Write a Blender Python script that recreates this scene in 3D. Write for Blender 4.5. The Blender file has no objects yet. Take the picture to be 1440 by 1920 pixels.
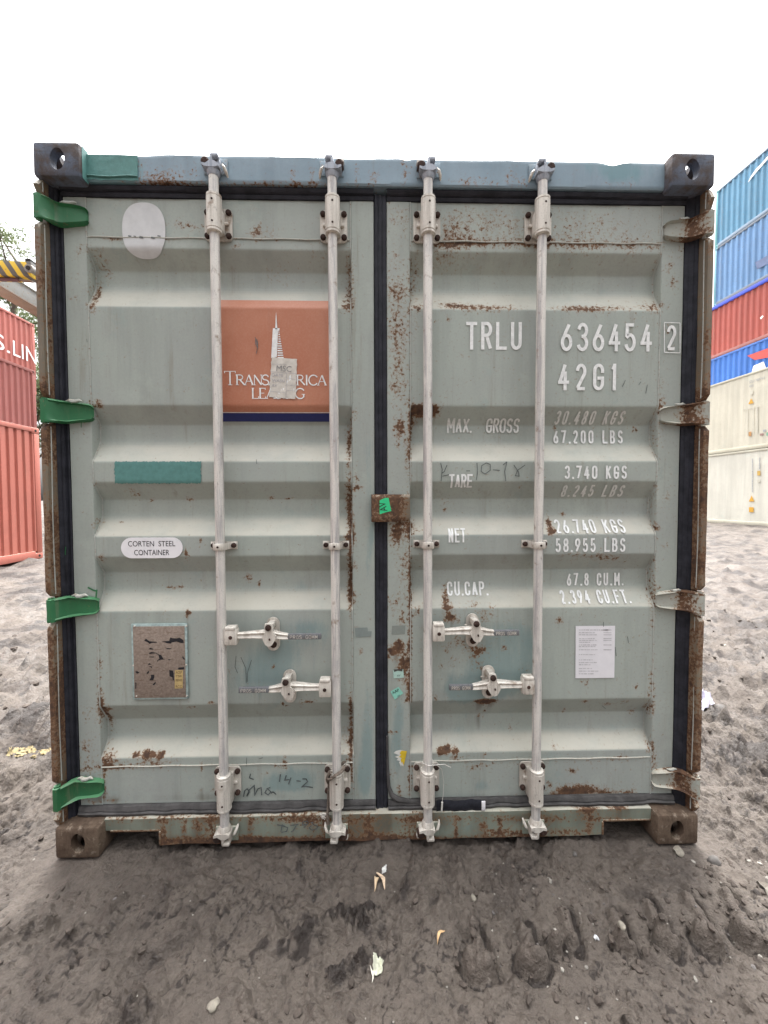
import bpy, bmesh, math, random
import numpy as np
from mathutils import Matrix, Vector
random.seed(7); rng = np.random.default_rng(11)
C = bpy.context.scene
COL = C.collection

# ------------------------------------------------------------------ camera
CX, CD, CZ, PITCH, YAW, ROLL, FPX = -0.02383, 1.42937, 1.33799, -0.03414, 0.02256, -0.00273, 730.0
cp, sp, cy, sy = math.cos(PITCH), math.sin(PITCH), math.cos(YAW), math.sin(YAW)
CF = np.array([sy*cp, cy*cp, sp]); CR = np.array([cy, -sy, 0.0]); CU = np.cross(CR, CF)
c_, s_ = math.cos(ROLL), math.sin(ROLL)
CR, CU = c_*CR + s_*CU, -s_*CR + c_*CU
CAM = np.array([CX, -CD, CZ])
cam_d = bpy.data.cameras.new("camera"); cam = bpy.data.objects.new("camera", cam_d); COL.objects.link(cam)
cam_d.sensor_fit = 'HORIZONTAL'; cam_d.sensor_width = 36.0; cam_d.lens = 36.0*FPX/1440.0
cam_d.clip_start = 0.05; cam_d.clip_end = 2000
M = Matrix.Identity(4)
for i in range(3):
    M[i][0], M[i][1], M[i][2], M[i][3] = CR[i], CU[i], -CF[i], CAM[i]
cam.matrix_world = M
C.camera = cam

# ------------------------------------------------------------------ light
SUN_EL, SUN_AZ = 70.0, 4.0
w = bpy.data.worlds.new("World"); C.world = w; w.use_nodes = True
nt = w.node_tree; nt.nodes.clear()
sky = nt.nodes.new('ShaderNodeTexSky'); sky.sky_type = 'NISHITA'; sky.sun_disc = False
sky.sun_elevation = math.radians(SUN_EL); sky.sun_rotation = math.radians(SUN_AZ)
sky.dust_density = 6.0; sky.air_density = 1.0; sky.ozone_density = 1.0
hs = nt.nodes.new('ShaderNodeHueSaturation'); hs.inputs['Saturation'].default_value = 0.10
bg = nt.nodes.new('ShaderNodeBackground'); bg.inputs['Strength'].default_value = 0.15
ow = nt.nodes.new('ShaderNodeOutputWorld')
def wnode(op, a, b):
    q = nt.nodes.new('ShaderNodeMath'); q.operation = op
    for i, v in enumerate((a, b)):
        if isinstance(v, (int, float)): q.inputs[i].default_value = v
        else: nt.links.new(v, q.inputs[i])
    return q.outputs[0]
wtc = nt.nodes.new('ShaderNodeTexCoord'); wsp = nt.nodes.new('ShaderNodeSeparateXYZ'); wmx = nt.nodes.new('ShaderNodeVectorMath'); wmx.operation = 'SCALE'
nt.links.new(wtc.outputs['Generated'], wsp.inputs[0])
wz = wnode('MAXIMUM', wsp.outputs['Z'], 0.0)
# overcast sky: brightest overhead, dull low down on the side the doors face
wfac = wnode('ADD', wnode('MAXIMUM', wnode('ADD', wnode('MULTIPLY', wsp.outputs['Y'], 0.50), 0.55), 0.08), wnode('MULTIPLY', wnode('POWER', wz, 1.7), 3.3))
nt.links.new(wfac, wmx.inputs['Scale'])
nt.links.new(sky.outputs[0], hs.inputs['Color']); nt.links.new(hs.outputs[0], wmx.inputs[0]); nt.links.new(wmx.outputs[0], bg.inputs['Color']); nt.links.new(bg.outputs[0], ow.inputs[0])
sl = bpy.data.lights.new("sun", 'SUN'); sl.energy = 0.5; sl.angle = math.radians(24); sl.color = (1, .96, .9)
so = bpy.data.objects.new("sun", sl); COL.objects.link(so)
so.rotation_euler = (math.radians(-(90-SUN_EL)), 0, math.radians(-SUN_AZ)); so.location = (0, 20, 30)
C.view_settings.view_transform = 'Standard'; C.view_settings.look = 'None'
C.view_settings.exposure = 1.22; C.view_settings.gamma = 1.0

# ------------------------------------------------------------------ measuring helpers
def ray(px, py): return CF*FPX + (px-720)*CR + (960-py)*CU
def at(px, py, y):
    d = ray(px, py); t = (y+CD)/d[1]; return CAM + t*d
def atg(px, py, z=0.0):
    d = ray(px, py); t = (z-CZ)/d[2]; return CAM + t*d

# ------------------------------------------------------------------ materials
def lin(r, g, b):
    f = lambda c: (c/255/12.92) if c/255 <= .04045 else ((c/255+.055)/1.055)**2.4
    return (f(r), f(g), f(b), 1.0)
class NT:
    def __init__(s, name):
        s.m = bpy.data.materials.new(name); s.m.use_nodes = True
        s.t = s.m.node_tree; s.t.nodes.clear()
        s.out = s.t.nodes.new('ShaderNodeOutputMaterial')
        s.p = s.t.nodes.new('ShaderNodeBsdfPrincipled'); s.t.links.new(s.p.outputs[0], s.out.inputs[0])
        s.tc = s.t.nodes.new('ShaderNodeTexCoord')
    def link(s, a, b): s.t.links.new(a, b)
    def vec(s, scale=(1, 1, 1), src='Object'):
        m = s.t.nodes.new('ShaderNodeMapping'); m.inputs['Scale'].default_value = scale
        s.link(s.tc.outputs[src], m.inputs[0]); return m.outputs[0]
    def noise(s, scale, detail=5, rough=.6, vec=None, dist=0.0):
        n = s.t.nodes.new('ShaderNodeTexNoise'); n.inputs['Scale'].default_value = scale
        n.inputs['Detail'].default_value = detail; n.inputs['Roughness'].default_value = rough; n.inputs['Distortion'].default_value = dist
        s.link(vec if vec is not None else s.tc.outputs['Object'], n.inputs['Vector']); return n.outputs['Fac']
    def voro(s, scale, vec=None, feat='F1', out='Distance'):
        n = s.t.nodes.new('ShaderNodeTexVoronoi'); n.inputs['Scale'].default_value = scale; n.feature = feat
        s.link(vec if vec is not None else s.tc.outputs['Object'], n.inputs['Vector']); return n.outputs[out]
    def rng(s, v, a, b, c=0.0, d=1.0, smooth=True):
        n = s.t.nodes.new('ShaderNodeMapRange'); n.interpolation_type = 'SMOOTHSTEP' if smooth else 'LINEAR'
        n.inputs[1].default_value = a; n.inputs[2].default_value = b; n.inputs[3].default_value = c; n.inputs[4].default_value = d
        s.link(v, n.inputs[0]); return n.outputs[0]
    def math(s, op, a, b=None):
        n = s.t.nodes.new('ShaderNodeMath'); n.operation = op
        for i, v in enumerate((a, b)):
            if v is None: continue
            if isinstance(v, (int, float)): n.inputs[i].default_value = v
            else: s.link(v, n.inputs[i])
        return n.outputs[0]
    def mix(s, f, a, b, mode='MIX'):
        n = s.t.nodes.new('ShaderNodeMix'); n.data_type = 'RGBA'; n.blend_type = mode; n.clamp_factor = True
        if isinstance(f, (int, float)): n.inputs[0].default_value = f
        else: s.link(f, n.inputs[0])
        for i, v in ((6, a), (7, b)):
            if isinstance(v, tuple): n.inputs[i].default_value = v if len(v) == 4 else v+(1,)
            else: s.link(v, n.inputs[i])
        return n.outputs[2]
    def attr(s, name):
        n = s.t.nodes.new('ShaderNodeAttribute'); n.attribute_name = name; return n
    def sep(s, c):
        n = s.t.nodes.new('ShaderNodeSeparateColor'); s.link(c, n.inputs[0]); return n.outputs
    def bump(s, h, strength=.3, dist=.002):
        n = s.t.nodes.new('ShaderNodeBump'); n.inputs['Strength'].default_value = strength; n.inputs['Distance'].default_value = dist
        s.link(h, n.inputs['Height']); s.link(n.outputs[0], s.p.inputs['Normal'])
    def done(s, col, rough=.5, metal=0.0, spec=.4):
        if isinstance(col, tuple): s.p.inputs['Base Color'].default_value = col if len(col) == 4 else col+(1,)
        else: s.link(col, s.p.inputs['Base Color'])
        if isinstance(rough, (int, float)): s.p.inputs['Roughness'].default_value = rough
        else: s.link(rough, s.p.inputs['Roughness'])
        s.p.inputs['Metallic'].default_value = metal; s.p.inputs['Specular IOR Level'].default_value = spec
        return s.m
RUST_D, RUST_M, RUST_O = (.055, .031, .021), (.115, .060, .033), (.25, .135, .065)
def rusty_paint(name, base, base2=None, rust0=0.0, wear=True, rough=.55, grime=.35, nsc=1.0, patch=(.13, .23, .24), dust_toplight=(.50, .475, .40)):
    """old paint: mottled colour, rust where the noise (plus the painted 'wear' density) is high"""
    n = NT(name)
    big = n.noise(2.2*nsc, 5, .6); mid = n.noise(14*nsc, 6, .65); fine = n.noise(120*nsc, 6, .65)
    strk = n.noise(9*nsc, 5, .65, n.vec((1, 1, .12)))
    col = n.mix(n.rng(big, .35, .7), base, base2 or tuple(c*.86 for c in base))
    col = n.mix(n.rng(strk, .46, .72, 0, .5), col, tuple(c*.70 for c in base)); col = n.mix(n.rng(n.noise(26*nsc, 6, .7, n.vec((1, 1, .06))), .55, .74, 0, .42), col, (.20, .175, .13)); col = n.mix(n.rng(n.noise(4*nsc, 6, .7), .54, .72, 0, .4), col, tuple(min(1, c*1.22) for c in base)); col = n.mix(n.rng(n.noise(7*nsc, 7, .75), .57, .66, 0, .28), col, (base[0]*.66, base[1]*.80, base[2]*.86))
    col = n.mix(n.rng(mid, .55, .8, 0, .25), col, tuple(min(1, c*1.25) for c in base))
    col = n.mix(n.rng(fine, .35, .75, 0, .22), col, tuple(c*.7 for c in base))
    rv = n.math('ADD', n.math('MULTIPLY', n.noise(82*nsc, 6, .64), .68), n.math('MULTIPLY', fine, .32))
    if wear:
        ch = n.sep(n.attr('wear').outputs['Color'])
        pv = n.math('ADD', ch[1], n.math('MULTIPLY', n.math('SUBTRACT', n.noise(16, 6, .75, n.vec((1, 1, .22))), .5), 1.6))
        col = n.mix(n.rng(pv, .40, .95, 0, .5), col, patch)
        gv = n.math('ADD', ch[2], n.math('MULTIPLY', n.math('SUBTRACT', strk, .5), .8))
        col = n.mix(n.rng(gv, .25, .9, 0, .75), col, (.085, .066, .046))
        rv = n.math('ADD', rv, n.math('MULTIPLY', ch[0], .27))
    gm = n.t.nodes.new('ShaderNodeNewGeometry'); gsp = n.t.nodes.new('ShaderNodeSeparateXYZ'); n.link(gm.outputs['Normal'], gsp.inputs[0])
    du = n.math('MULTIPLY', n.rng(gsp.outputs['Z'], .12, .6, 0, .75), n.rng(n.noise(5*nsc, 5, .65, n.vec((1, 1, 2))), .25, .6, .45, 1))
    col = n.mix(du, col, dust_toplight)      # pale dusty tint on the upward ledges, also painting top light onto them
    halo = n.rng(rv, .57-rust0, .70-rust0, 0, .5); core = n.rng(rv, .655-rust0, .715-rust0)
    col = n.mix(halo, col, RUST_O)
    rc = n.mix(n.rng(rv, .67-rust0, .80-rust0), n.mix(n.rng(n.noise(70*nsc, 4, .6), .35, .65), (.20, .108, .055), (.13, .068, .036)), n.mix(n.rng(n.noise(50*nsc, 4, .6), .35, .65), RUST_D, RUST_M))
    col = n.mix(core, col, rc)
    n.bump(n.math('SUBTRACT', n.math('MULTIPLY', n.noise(30*nsc, 5, .6), .5), n.math('MULTIPLY', core, .6)), .35, .0025)
    r = n.math('ADD', n.rng(mid, .3, .7, rough-.1, rough+.1), n.math('MULTIPLY', core, .3))
    return n.done(col, r)
def plain(name, col, rough=.6, var=.2, scale=20, metal=0, bump=.15, spec=.4, bdist=.001):
    n = NT(name); a = n.noise(scale, 6, .65)
    c = n.mix(n.rng(a, .3, .7), tuple(x*(1-var) for x in col), tuple(min(1, x*(1+var)) for x in col))
    if bump: n.bump(n.noise(scale*4, 4, .6), bump, bdist)
    return n.done(c, rough, metal, spec)
def galv(name, base, dark, sc=1.0):
    n = NT(name)
    st = n.noise(60*sc, 6, .7, n.vec((1, 1, .05))); sp_ = n.noise(260*sc, 4, .7); pt = n.noise(7*sc, 4, .6)
    c = n.mix(n.rng(st, .44, .64, 0, .85), base, dark)
    c = n.mix(n.rng(sp_, .5, .75, 0, .45), c, tuple(x*.55 for x in dark))
    c = n.mix(n.rng(n.noise(5*sc, 5, .7, n.vec((1, 1, .5))), .48, .68, 0, .6), c, tuple(x*1.05 for x in dark)); c = n.mix(n.rng(pt, .55, .75, 0, .5), c, tuple(min(1, x*1.1) for x in base)); c = n.mix(n.rng(n.noise(110*sc, 5, .7, n.vec((1, 1, .3))), .60, .70, 0, .55), c, (.17, .15, .14))
    ru = n.math('ADD', n.math('MULTIPLY', n.noise(30*sc, 5, .6), .7), n.math('MULTIPLY', n.noise(5*sc, 3, .5), .3))
    c = n.mix(n.rng(ru, .57, .70, 0, .8), c, (.22, .15, .10))
    n.bump(sp_, .2, .001)
    return n.done(c, .55, 0.15)
def rust_mat(name, a=(.070, .046, .033), b=(.135, .098, .070), c=(.25, .205, .16), sc=1.0):
    n = NT(name); x = n.noise(9*sc, 6, .7, n.vec((1, 1, .5))); y = n.noise(70*sc, 6, .7)
    col = n.mix(n.rng(x, .32, .62), a, b); col = n.mix(n.rng(x, .58, .75, 0, .8), col, c)
    col = n.mix(n.rng(y, .45, .75, 0, .6), col, tuple(v*.6 for v in a))
    col = n.mix(n.rng(n.noise(23*sc, 5, .75), .56, .70, 0, .7), col, tuple(min(1, v*1.25) for v in c)); col = n.mix(n.rng(n.noise(17*sc, 5, .7, n.vec((1, 1, .25))), .55, .72, 0, .6), col, tuple(v*.5 for v in a))
    n.bump(n.math('ADD', y, n.math('MULTIPLY', x, 2.5)), .6, .004); return n.done(col, .85, 0, .2)

PAINT = (.338, .374, .340)
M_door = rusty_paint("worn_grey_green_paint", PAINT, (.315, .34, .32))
M_head = rusty_paint("worn_glare_header_paint", (.235, .315, .375), (.20, .28, .34), .0, patch=(.10, .25, .27))  # blue of the lens glare mixed into the paint colour
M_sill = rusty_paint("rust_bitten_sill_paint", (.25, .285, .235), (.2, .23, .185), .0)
M_bar = galv("galvanised_steel", (.66, .635, .59), (.34, .33, .335))
M_brk = galv("weathered_white_zinc", (.63, .595, .535), (.40, .365, .32), .8)
M_camt = galv("shaded_blue_grey_zinc", (.38, .41, .46), (.22, .25, .30), .8)  # darker blue copy of the bracket zinc: shade and glare painted on upper cams
M_grip = galv("dark_worn_grip", (.17, .175, .185), (.11, .115, .12), 2)
M_bolt = rust_mat("rusted_bolt_steel", (.03, .02, .017), (.06, .035, .028), (.09, .06, .05), 3)
M_rust = rust_mat("rusted_casting_steel")
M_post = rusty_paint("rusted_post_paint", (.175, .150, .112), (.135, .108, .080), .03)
M_rub = plain("black_rubber", (.022, .023, .030), .6, .35, 25, bump=.2, spec=.2)
M_rubg = plain("dusty_rubber", (.060, .057, .056), .8, .4, 18, bump=.4)
M_green = rusty_paint("fresh_green_paint", (.026, .150, .060), (.022, .115, .045), -.005, patch=(.03, .2, .08), dust_toplight=(.10, .26, .13), rough=.45)
M_teal = plain("brushed_teal_paint", (.085, .215, .20), .6, .1, 60, bump=.4)
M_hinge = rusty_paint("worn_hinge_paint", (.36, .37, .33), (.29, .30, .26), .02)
M_orange = None
M_white = plain("white_vinyl", (.74, .73, .75), .5, .05, 12, bump=0)
M_letter = plain("white_stencil_paint", (.72, .73, .72), .55, .12, 60, bump=0)
M_letter2 = plain("grey_white_stencil_paint", (.60, .61, .59), .55, .14, 60, bump=0)
M_black = plain("black_print", (.012, .012, .016), .6, .2, 30, bump=0)
M_ink = plain("dark_marker_ink", (.085, .098, .10), .6, .5, 60, bump=0)
M_grey = plain("grey_print", (.36, .35, .37), .6, .2, 60, bump=0)
M_navy = plain("navy_vinyl", (.012, .018, .11), .5, .1, 30, bump=0)
M_paper = plain("weathered_paper", (.56, .53, .48), .8, .1, 45, bump=.2)
M_dark = plain("dark_underside", (.02, .018, .016), .9, .3, 12)
M_weld = rusty_paint("weld_bead_paint", (.42, .44, .41), None, .06, wear=False)

# ------------------------------------------------------------------ mesh builder
class MB:
    def __init__(s): s.v, s.f, s.m = [], [], []; s.cur = 0
    def add(s, verts, faces, mat=None):
        o = len(s.v); s.v += [tuple(map(float, p)) for p in verts]
        s.f += [tuple(i+o for i in f) for f in faces]; s.m += [s.cur if mat is None else mat]*len(faces)
    def grid(s, nu, nv, fn, mat=None, flip=False):
        vs = [fn(i, j) for j in range(nv) for i in range(nu)]
        fs = []
        for j in range(nv-1):
            for i in range(nu-1):
                a = j*nu+i; q = (a, a+1, a+1+nu, a+nu); fs.append(q[::-1] if flip else q)
        s.add(vs, fs, mat)
    def box(s, x0, x1, y0, y1, z0, z1, b=0.0, mat=None):
        if b <= 0:
            v = [(x0,y0,z0),(x1,y0,z0),(x1,y1,z0),(x0,y1,z0),(x0,y0,z1),(x1,y0,z1),(x1,y1,z1),(x0,y1,z1)]
            s.add(v, [(0,3,2,1),(4,5,6,7),(0,1,5,4),(1,2,6,5),(2,3,7,6),(3,0,4,7)], mat); return
        bm = bmesh.new(); bmesh.ops.create_cube(bm, size=1)
        for v in bm.verts:
            v.co = Vector(((x0+x1)/2+v.co.x*(x1-x0), (y0+y1)/2+v.co.y*(y1-y0), (z0+z1)/2+v.co.z*(z1-z0)))
        b = min(b, .45*min(x1-x0, y1-y0, z1-z0))
        bmesh.ops.bevel(bm, geom=list(bm.edges), offset=b, segments=2, profile=.5, affect='EDGES')
        s.bm(bm, mat)
    def bm(s, bm, mat=None, mtx=None):
        bm.verts.ensure_lookup_table(); bm.verts.index_update()
        s.add([(mtx @ v.co if mtx else v.co) for v in bm.verts], [[v.index for v in f.verts] for f in bm.faces], mat); bm.free()
    def prism(s, poly, fn, d0, d1, mat=None):
        """poly: 2-D outline (counter-clockwise seen from -depth), fn(a,b,d)->xyz"""
        n = len(poly)
        v = [fn(a, b, d0) for a, b in poly]+[fn(a, b, d1) for a, b in poly]
        f = [tuple(range(n)), tuple(range(2*n-1, n-1, -1))]+[((i+1) % n, i, n+i, n+(i+1) % n) for i in range(n)]
        s.add(v, f, mat)
    def tube(s, pts, r, n=12, cap=True, mat=None):
        P = [Vector(p) for p in pts]; R = r if isinstance(r, (list, tuple)) else [r]*len(P)
        rings = []; up = None
        for i, p in enumerate(P):
            t = ((P[i+1]-P[i]) if i < len(P)-1 else (P[i]-P[i-1]))
            if 0 < i < len(P)-1: t = (P[i+1]-P[i]).normalized()+(P[i]-P[i-1]).normalized()
            if t.length < 1e-9: t = Vector((0, 0, 1))
            t.normalize()
            if up is None: up = Vector((0, 1, 0)) if abs(t.y) < .9 else Vector((1, 0, 0))
            a = up-t*up.dot(t); a.normalize(); b = t.cross(a); up = a
            rings.append([p+(a*math.cos(2*math.pi*k/n)+b*math.sin(2*math.pi*k/n))*R[i] for k in range(n)])
        v = [q for rr in rings for q in rr]; f = []
        for i in range(len(P)-1):
            for k in range(n):
                f.append((i*n+k, i*n+(k+1) % n, (i+1)*n+(k+1) % n, (i+1)*n+k))
        if cap: f += [tuple(range(n-1, -1, -1)), tuple(range((len(P)-1)*n, len(P)*n))]
        s.add(v, f, mat)
    def build(s, name, mats, parent=None, wear=None, smooth=35, loc=None):
        me = bpy.data.meshes.new(name)
        v = s.v
        if loc is not None: v = [(a-loc[0], b-loc[1], c-loc[2]) for a, b, c in v]
        me.from_pydata(v, [], s.f)
        for m in (mats if isinstance(mats, (list, tuple)) else [mats]): me.materials.append(m)
        me.polygons.foreach_set('material_index', s.m)
        if smooth:
            me.polygons.foreach_set('use_smooth', [True]*len(s.f)); me.set_sharp_from_angle(angle=math.radians(smooth))
        if wear is not None:
            co = np.array(s.v).reshape(-1, 3); r = wear(co)
            at_ = me.attributes.new('wear', 'FLOAT_COLOR', 'POINT')
            a = np.ones((len(co), 4), np.float32); a[:, :3] = r; at_.data.foreach_set('color', a.ravel())
        me.update()
        o = bpy.data.objects.new(name, me); COL.objects.link(o)
        if parent is not None: o.parent = parent
        if loc is not None: o.location = loc
        return o
def tag(o, label, cat=None, group=None, kind=None):
    if label: o['label'] = label
    if cat: o['category'] = cat
    if group: o['group'] = group
    if kind: o['kind'] = kind
    return o
def empty(name, loc=(0, 0, 0), rz=0.0, parent=None):
    o = bpy.data.objects.new(name, None); COL.objects.link(o); o.location = loc; o.rotation_euler = (0, 0, rz); o.empty_display_size = .2
    if parent is not None: o.parent = parent
    return o

# ------------------------------------------------------------------ numpy noise
def pnoise(x, y, seed=0):
    xi = np.floor(x).astype(np.int64); yi = np.floor(y).astype(np.int64); xf = x-xi; yf = y-yi
    def g(ix, iy, fx, fy):
        h = (ix*374761393+iy*668265263+seed*1442695041) & 0xffffffff
        h = ((h ^ (h >> 13))*1274126177) & 0xffffffff; h = h ^ (h >> 16)
        a = h.astype(np.float64)/4294967296.0*2*np.pi
        return np.cos(a)*fx+np.sin(a)*fy
    u = xf**3*(xf*(xf*6-15)+10); v = yf**3*(yf*(yf*6-15)+10)
    a = g(xi, yi, xf, yf); b = g(xi+1, yi, xf-1, yf); c = g(xi, yi+1, xf, yf-1); d = g(xi+1, yi+1, xf-1, yf-1)
    return ((a*(1-u)+b*u)*(1-v)+(c*(1-u)+d*u)*v)*1.41
def fbm(x, y, oct=5, gain=.5, seed=0):
    r = 0; a = 1; f = 1
    for o in range(oct): r = r+a*pnoise(x*f+o*17.3, y*f-o*9.1, seed+o); a *= gain; f *= 2.03
    return r
def sst(x, a, b):
    t = np.clip((x-a)/(b-a), 0, 1); return t*t*(3-2*t)

# ------------------------------------------------------------------ wear maps (where the rust, brushed paint and dirt sit on the container)
def mk_wear(R, G=(), B=(), lines=(), y=.065, base=(0, 0, 0), k=1.0):
    R = [tuple(t[:-1])+(t[-1]*k,) for t in R]
    def conv(L):
        out = []
        for t in L:
            px, py, rx, rz, s = t if len(t) == 5 else (t[0], t[1], t[2], t[2], t[3])
            p = at(px, py, y); out.append((p[0], p[2], rx/497., rz/497., s))
        return out
    R, G, B = conv(R), conv(G), conv(B)
    Ls = [(at(a, b, y), at(c, d, y), wd/497., s) for a, b, c, d, wd, s in lines]
    def fn(co):
        x, z = co[:, 0], co[:, 2]; res = np.zeros((len(co), 3))+np.array(base)
        for k, L in enumerate((R, G, B)):
            for px, pz, rx, rz, s in L: res[:, k] += s*np.exp(-((x-px)/rx)**2-((z-pz)/rz)**2)
        for px, pz, rx, rz, s in R:
            if s > .75: dz = pz-z; res[:, 2] += .55*s*np.exp(-((x-px)/(rx*.8+.003))**2)*np.exp(-np.maximum(dz, 0)/.07)*(dz > 0)*(.6+.8*pnoise(x*160, z*3, 4))
        for a, b, wd, s in Ls:
            dx, dz = b[0]-a[0], b[2]-a[2]; t = np.clip(((x-a[0])*dx+(z-a[2])*dz)/(dx*dx+dz*dz), 0, 1)
            d2 = (x-a[0]-t*dx)**2+(z-a[2]-t*dz)**2; ph = pnoise(t*9+a[0]*50, t*0+a[2]*7, 5)
            res[:, 0] += .5*s*np.exp(-d2/wd**2)*(.75+.9*ph)
        return np.clip(res, 0, 1.6)
    return fn
R_left = [(252,1418,6,5,1.8),(272,1417,8,6,1.8),(285,1418,5,4.5,1.7),(300,1418,7,6,1.8),(205,1425,12,14,.9),(280,1432,70,10,.6),(170,1430,30,30,.35),(160,1395,14,14,.6),(155,1445,10,10,.6),
 (348,1037,5,10,1.4),(376,1013,3,9,1.1),(240,921,14,4,.9),(247,930,10,4,.8),(345,936,8,4,.9),(272,938,6,4,.8),(318,1106,20,4,.95),(350,1150,4,7,1.1),(355,1148,5,4,.9),(310,1148,5,5,.7),
 (215,980,5,3,.9),(460,1088,7,9,1.1),(479,1099,4,6,1.1),(535,935,12,3,.8),(503,935,10,3,.8),(415,425,10,5,.7),(355,425,35,5,.8),(335,415,12,4,.6),(480,435,10,10,.6),(505,440,30,14,.35),(485,430,3,14,.7),
 (300,448,40,3,.5),(215,447,20,5,.6),(440,462,10,6,.5),(520,500,40,30,.18),(600,470,30,14,.3),(160,800,4,30,.5),(175,560,5,30,.6),(172,540,6,22,.8),(180,480,12,20,.55),(190,505,8,14,.5),(168,575,8,8,.7),
 (150,470,10,14,.55),(135,560,12,8,.4),(143,520,10,8,.5),(150,660,16,20,.25),(180,980,8,8,.6),(191,1045,8,8,.7),(180,905,8,8,.7),(185,760,8,14,.7),(170,755,18,8,.6),(190,1100,4,20,.5),
 (186,1245,4,40,.9),(188,1320,7,30,1.0),(195,1355,6,30,.8),(165,1335,20,20,.4),(203,1330,8,8,.7),(650,560,14,30,.5),(655,510,8,50,.7),(650,575,16,8,.6),(590,567,12,3,1.2),(430,1255,4,6,.9),(512,1250,4,5,.8),
 (655,1080,5,60,1.2),(653,830,5,40,1.2),(653,940,6,50,1.2),(657,1400,6,50,1.1),(657,1320,5,30,1.1),(660,1120,10,20,.8),(650,1010,14,6,.8),(670,915,14,4,.9),(675,1220,4,6,1.1),(665,780,6,16,.6),(668,900,6,30,.6),(672,1180,6,6,.7),(668,1063,6,5,.9),
 (660,1000,8,40,.8),(530,1320,4,4,.9),(536,1325,5,4,.9),(580,1316,14,3,.9),(565,1318,5,5,.8),(398,1318,8,6,.8),(357,1328,8,6,.7),(335,1330,4,5,.7),(248,1332,4,4,.7),(530,1430,6,8,.7),(520,1437,8,6,.8),(535,1432,4,14,.8),
 (378,1440,3,12,.9),(376,1480,4,4,.9),(215,1500,8,7,.9),(400,1480,3,4,.8),(200,1440,30,4,.8),(240,1440,40,3,.6),(195,1470,4,40,.6),(175,1500,24,14,.5),(500,1450,10,6,.5),(660,1460,5,40,.6),(640,1395,10,30,.4)]
G_left = [(520,1230,70,40,.9),(480,1280,70,40,.75),(580,1180,50,30,.8),(560,1110,60,20,.5),(600,1330,40,40,.4),(560,1460,50,30,.9),(520,1470,40,20,.8),(440,1480,30,20,.5),(690,1050,12,120,.55),(690,1380,16,120,.95),(690,850,14,80,.5),(680,1460,16,40,.8),
 (330,690,90,60,.18),(700,960,10,60,.6)]
B_left = [(690,1400,4,120,.25),(400,1330,60,30,.25),(300,1480,120,20,.25),(430,1495,240,8,.4),(365,1270,14,40,.25),(185,1500,30,10,.5)]
LN_left = [(657,470,660,1440,2.5,.75),(161,380,196,1500,1.8,.55),(190,1437,655,1437,2.2,.35),(170,447,650,454,2,.35)]
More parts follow.
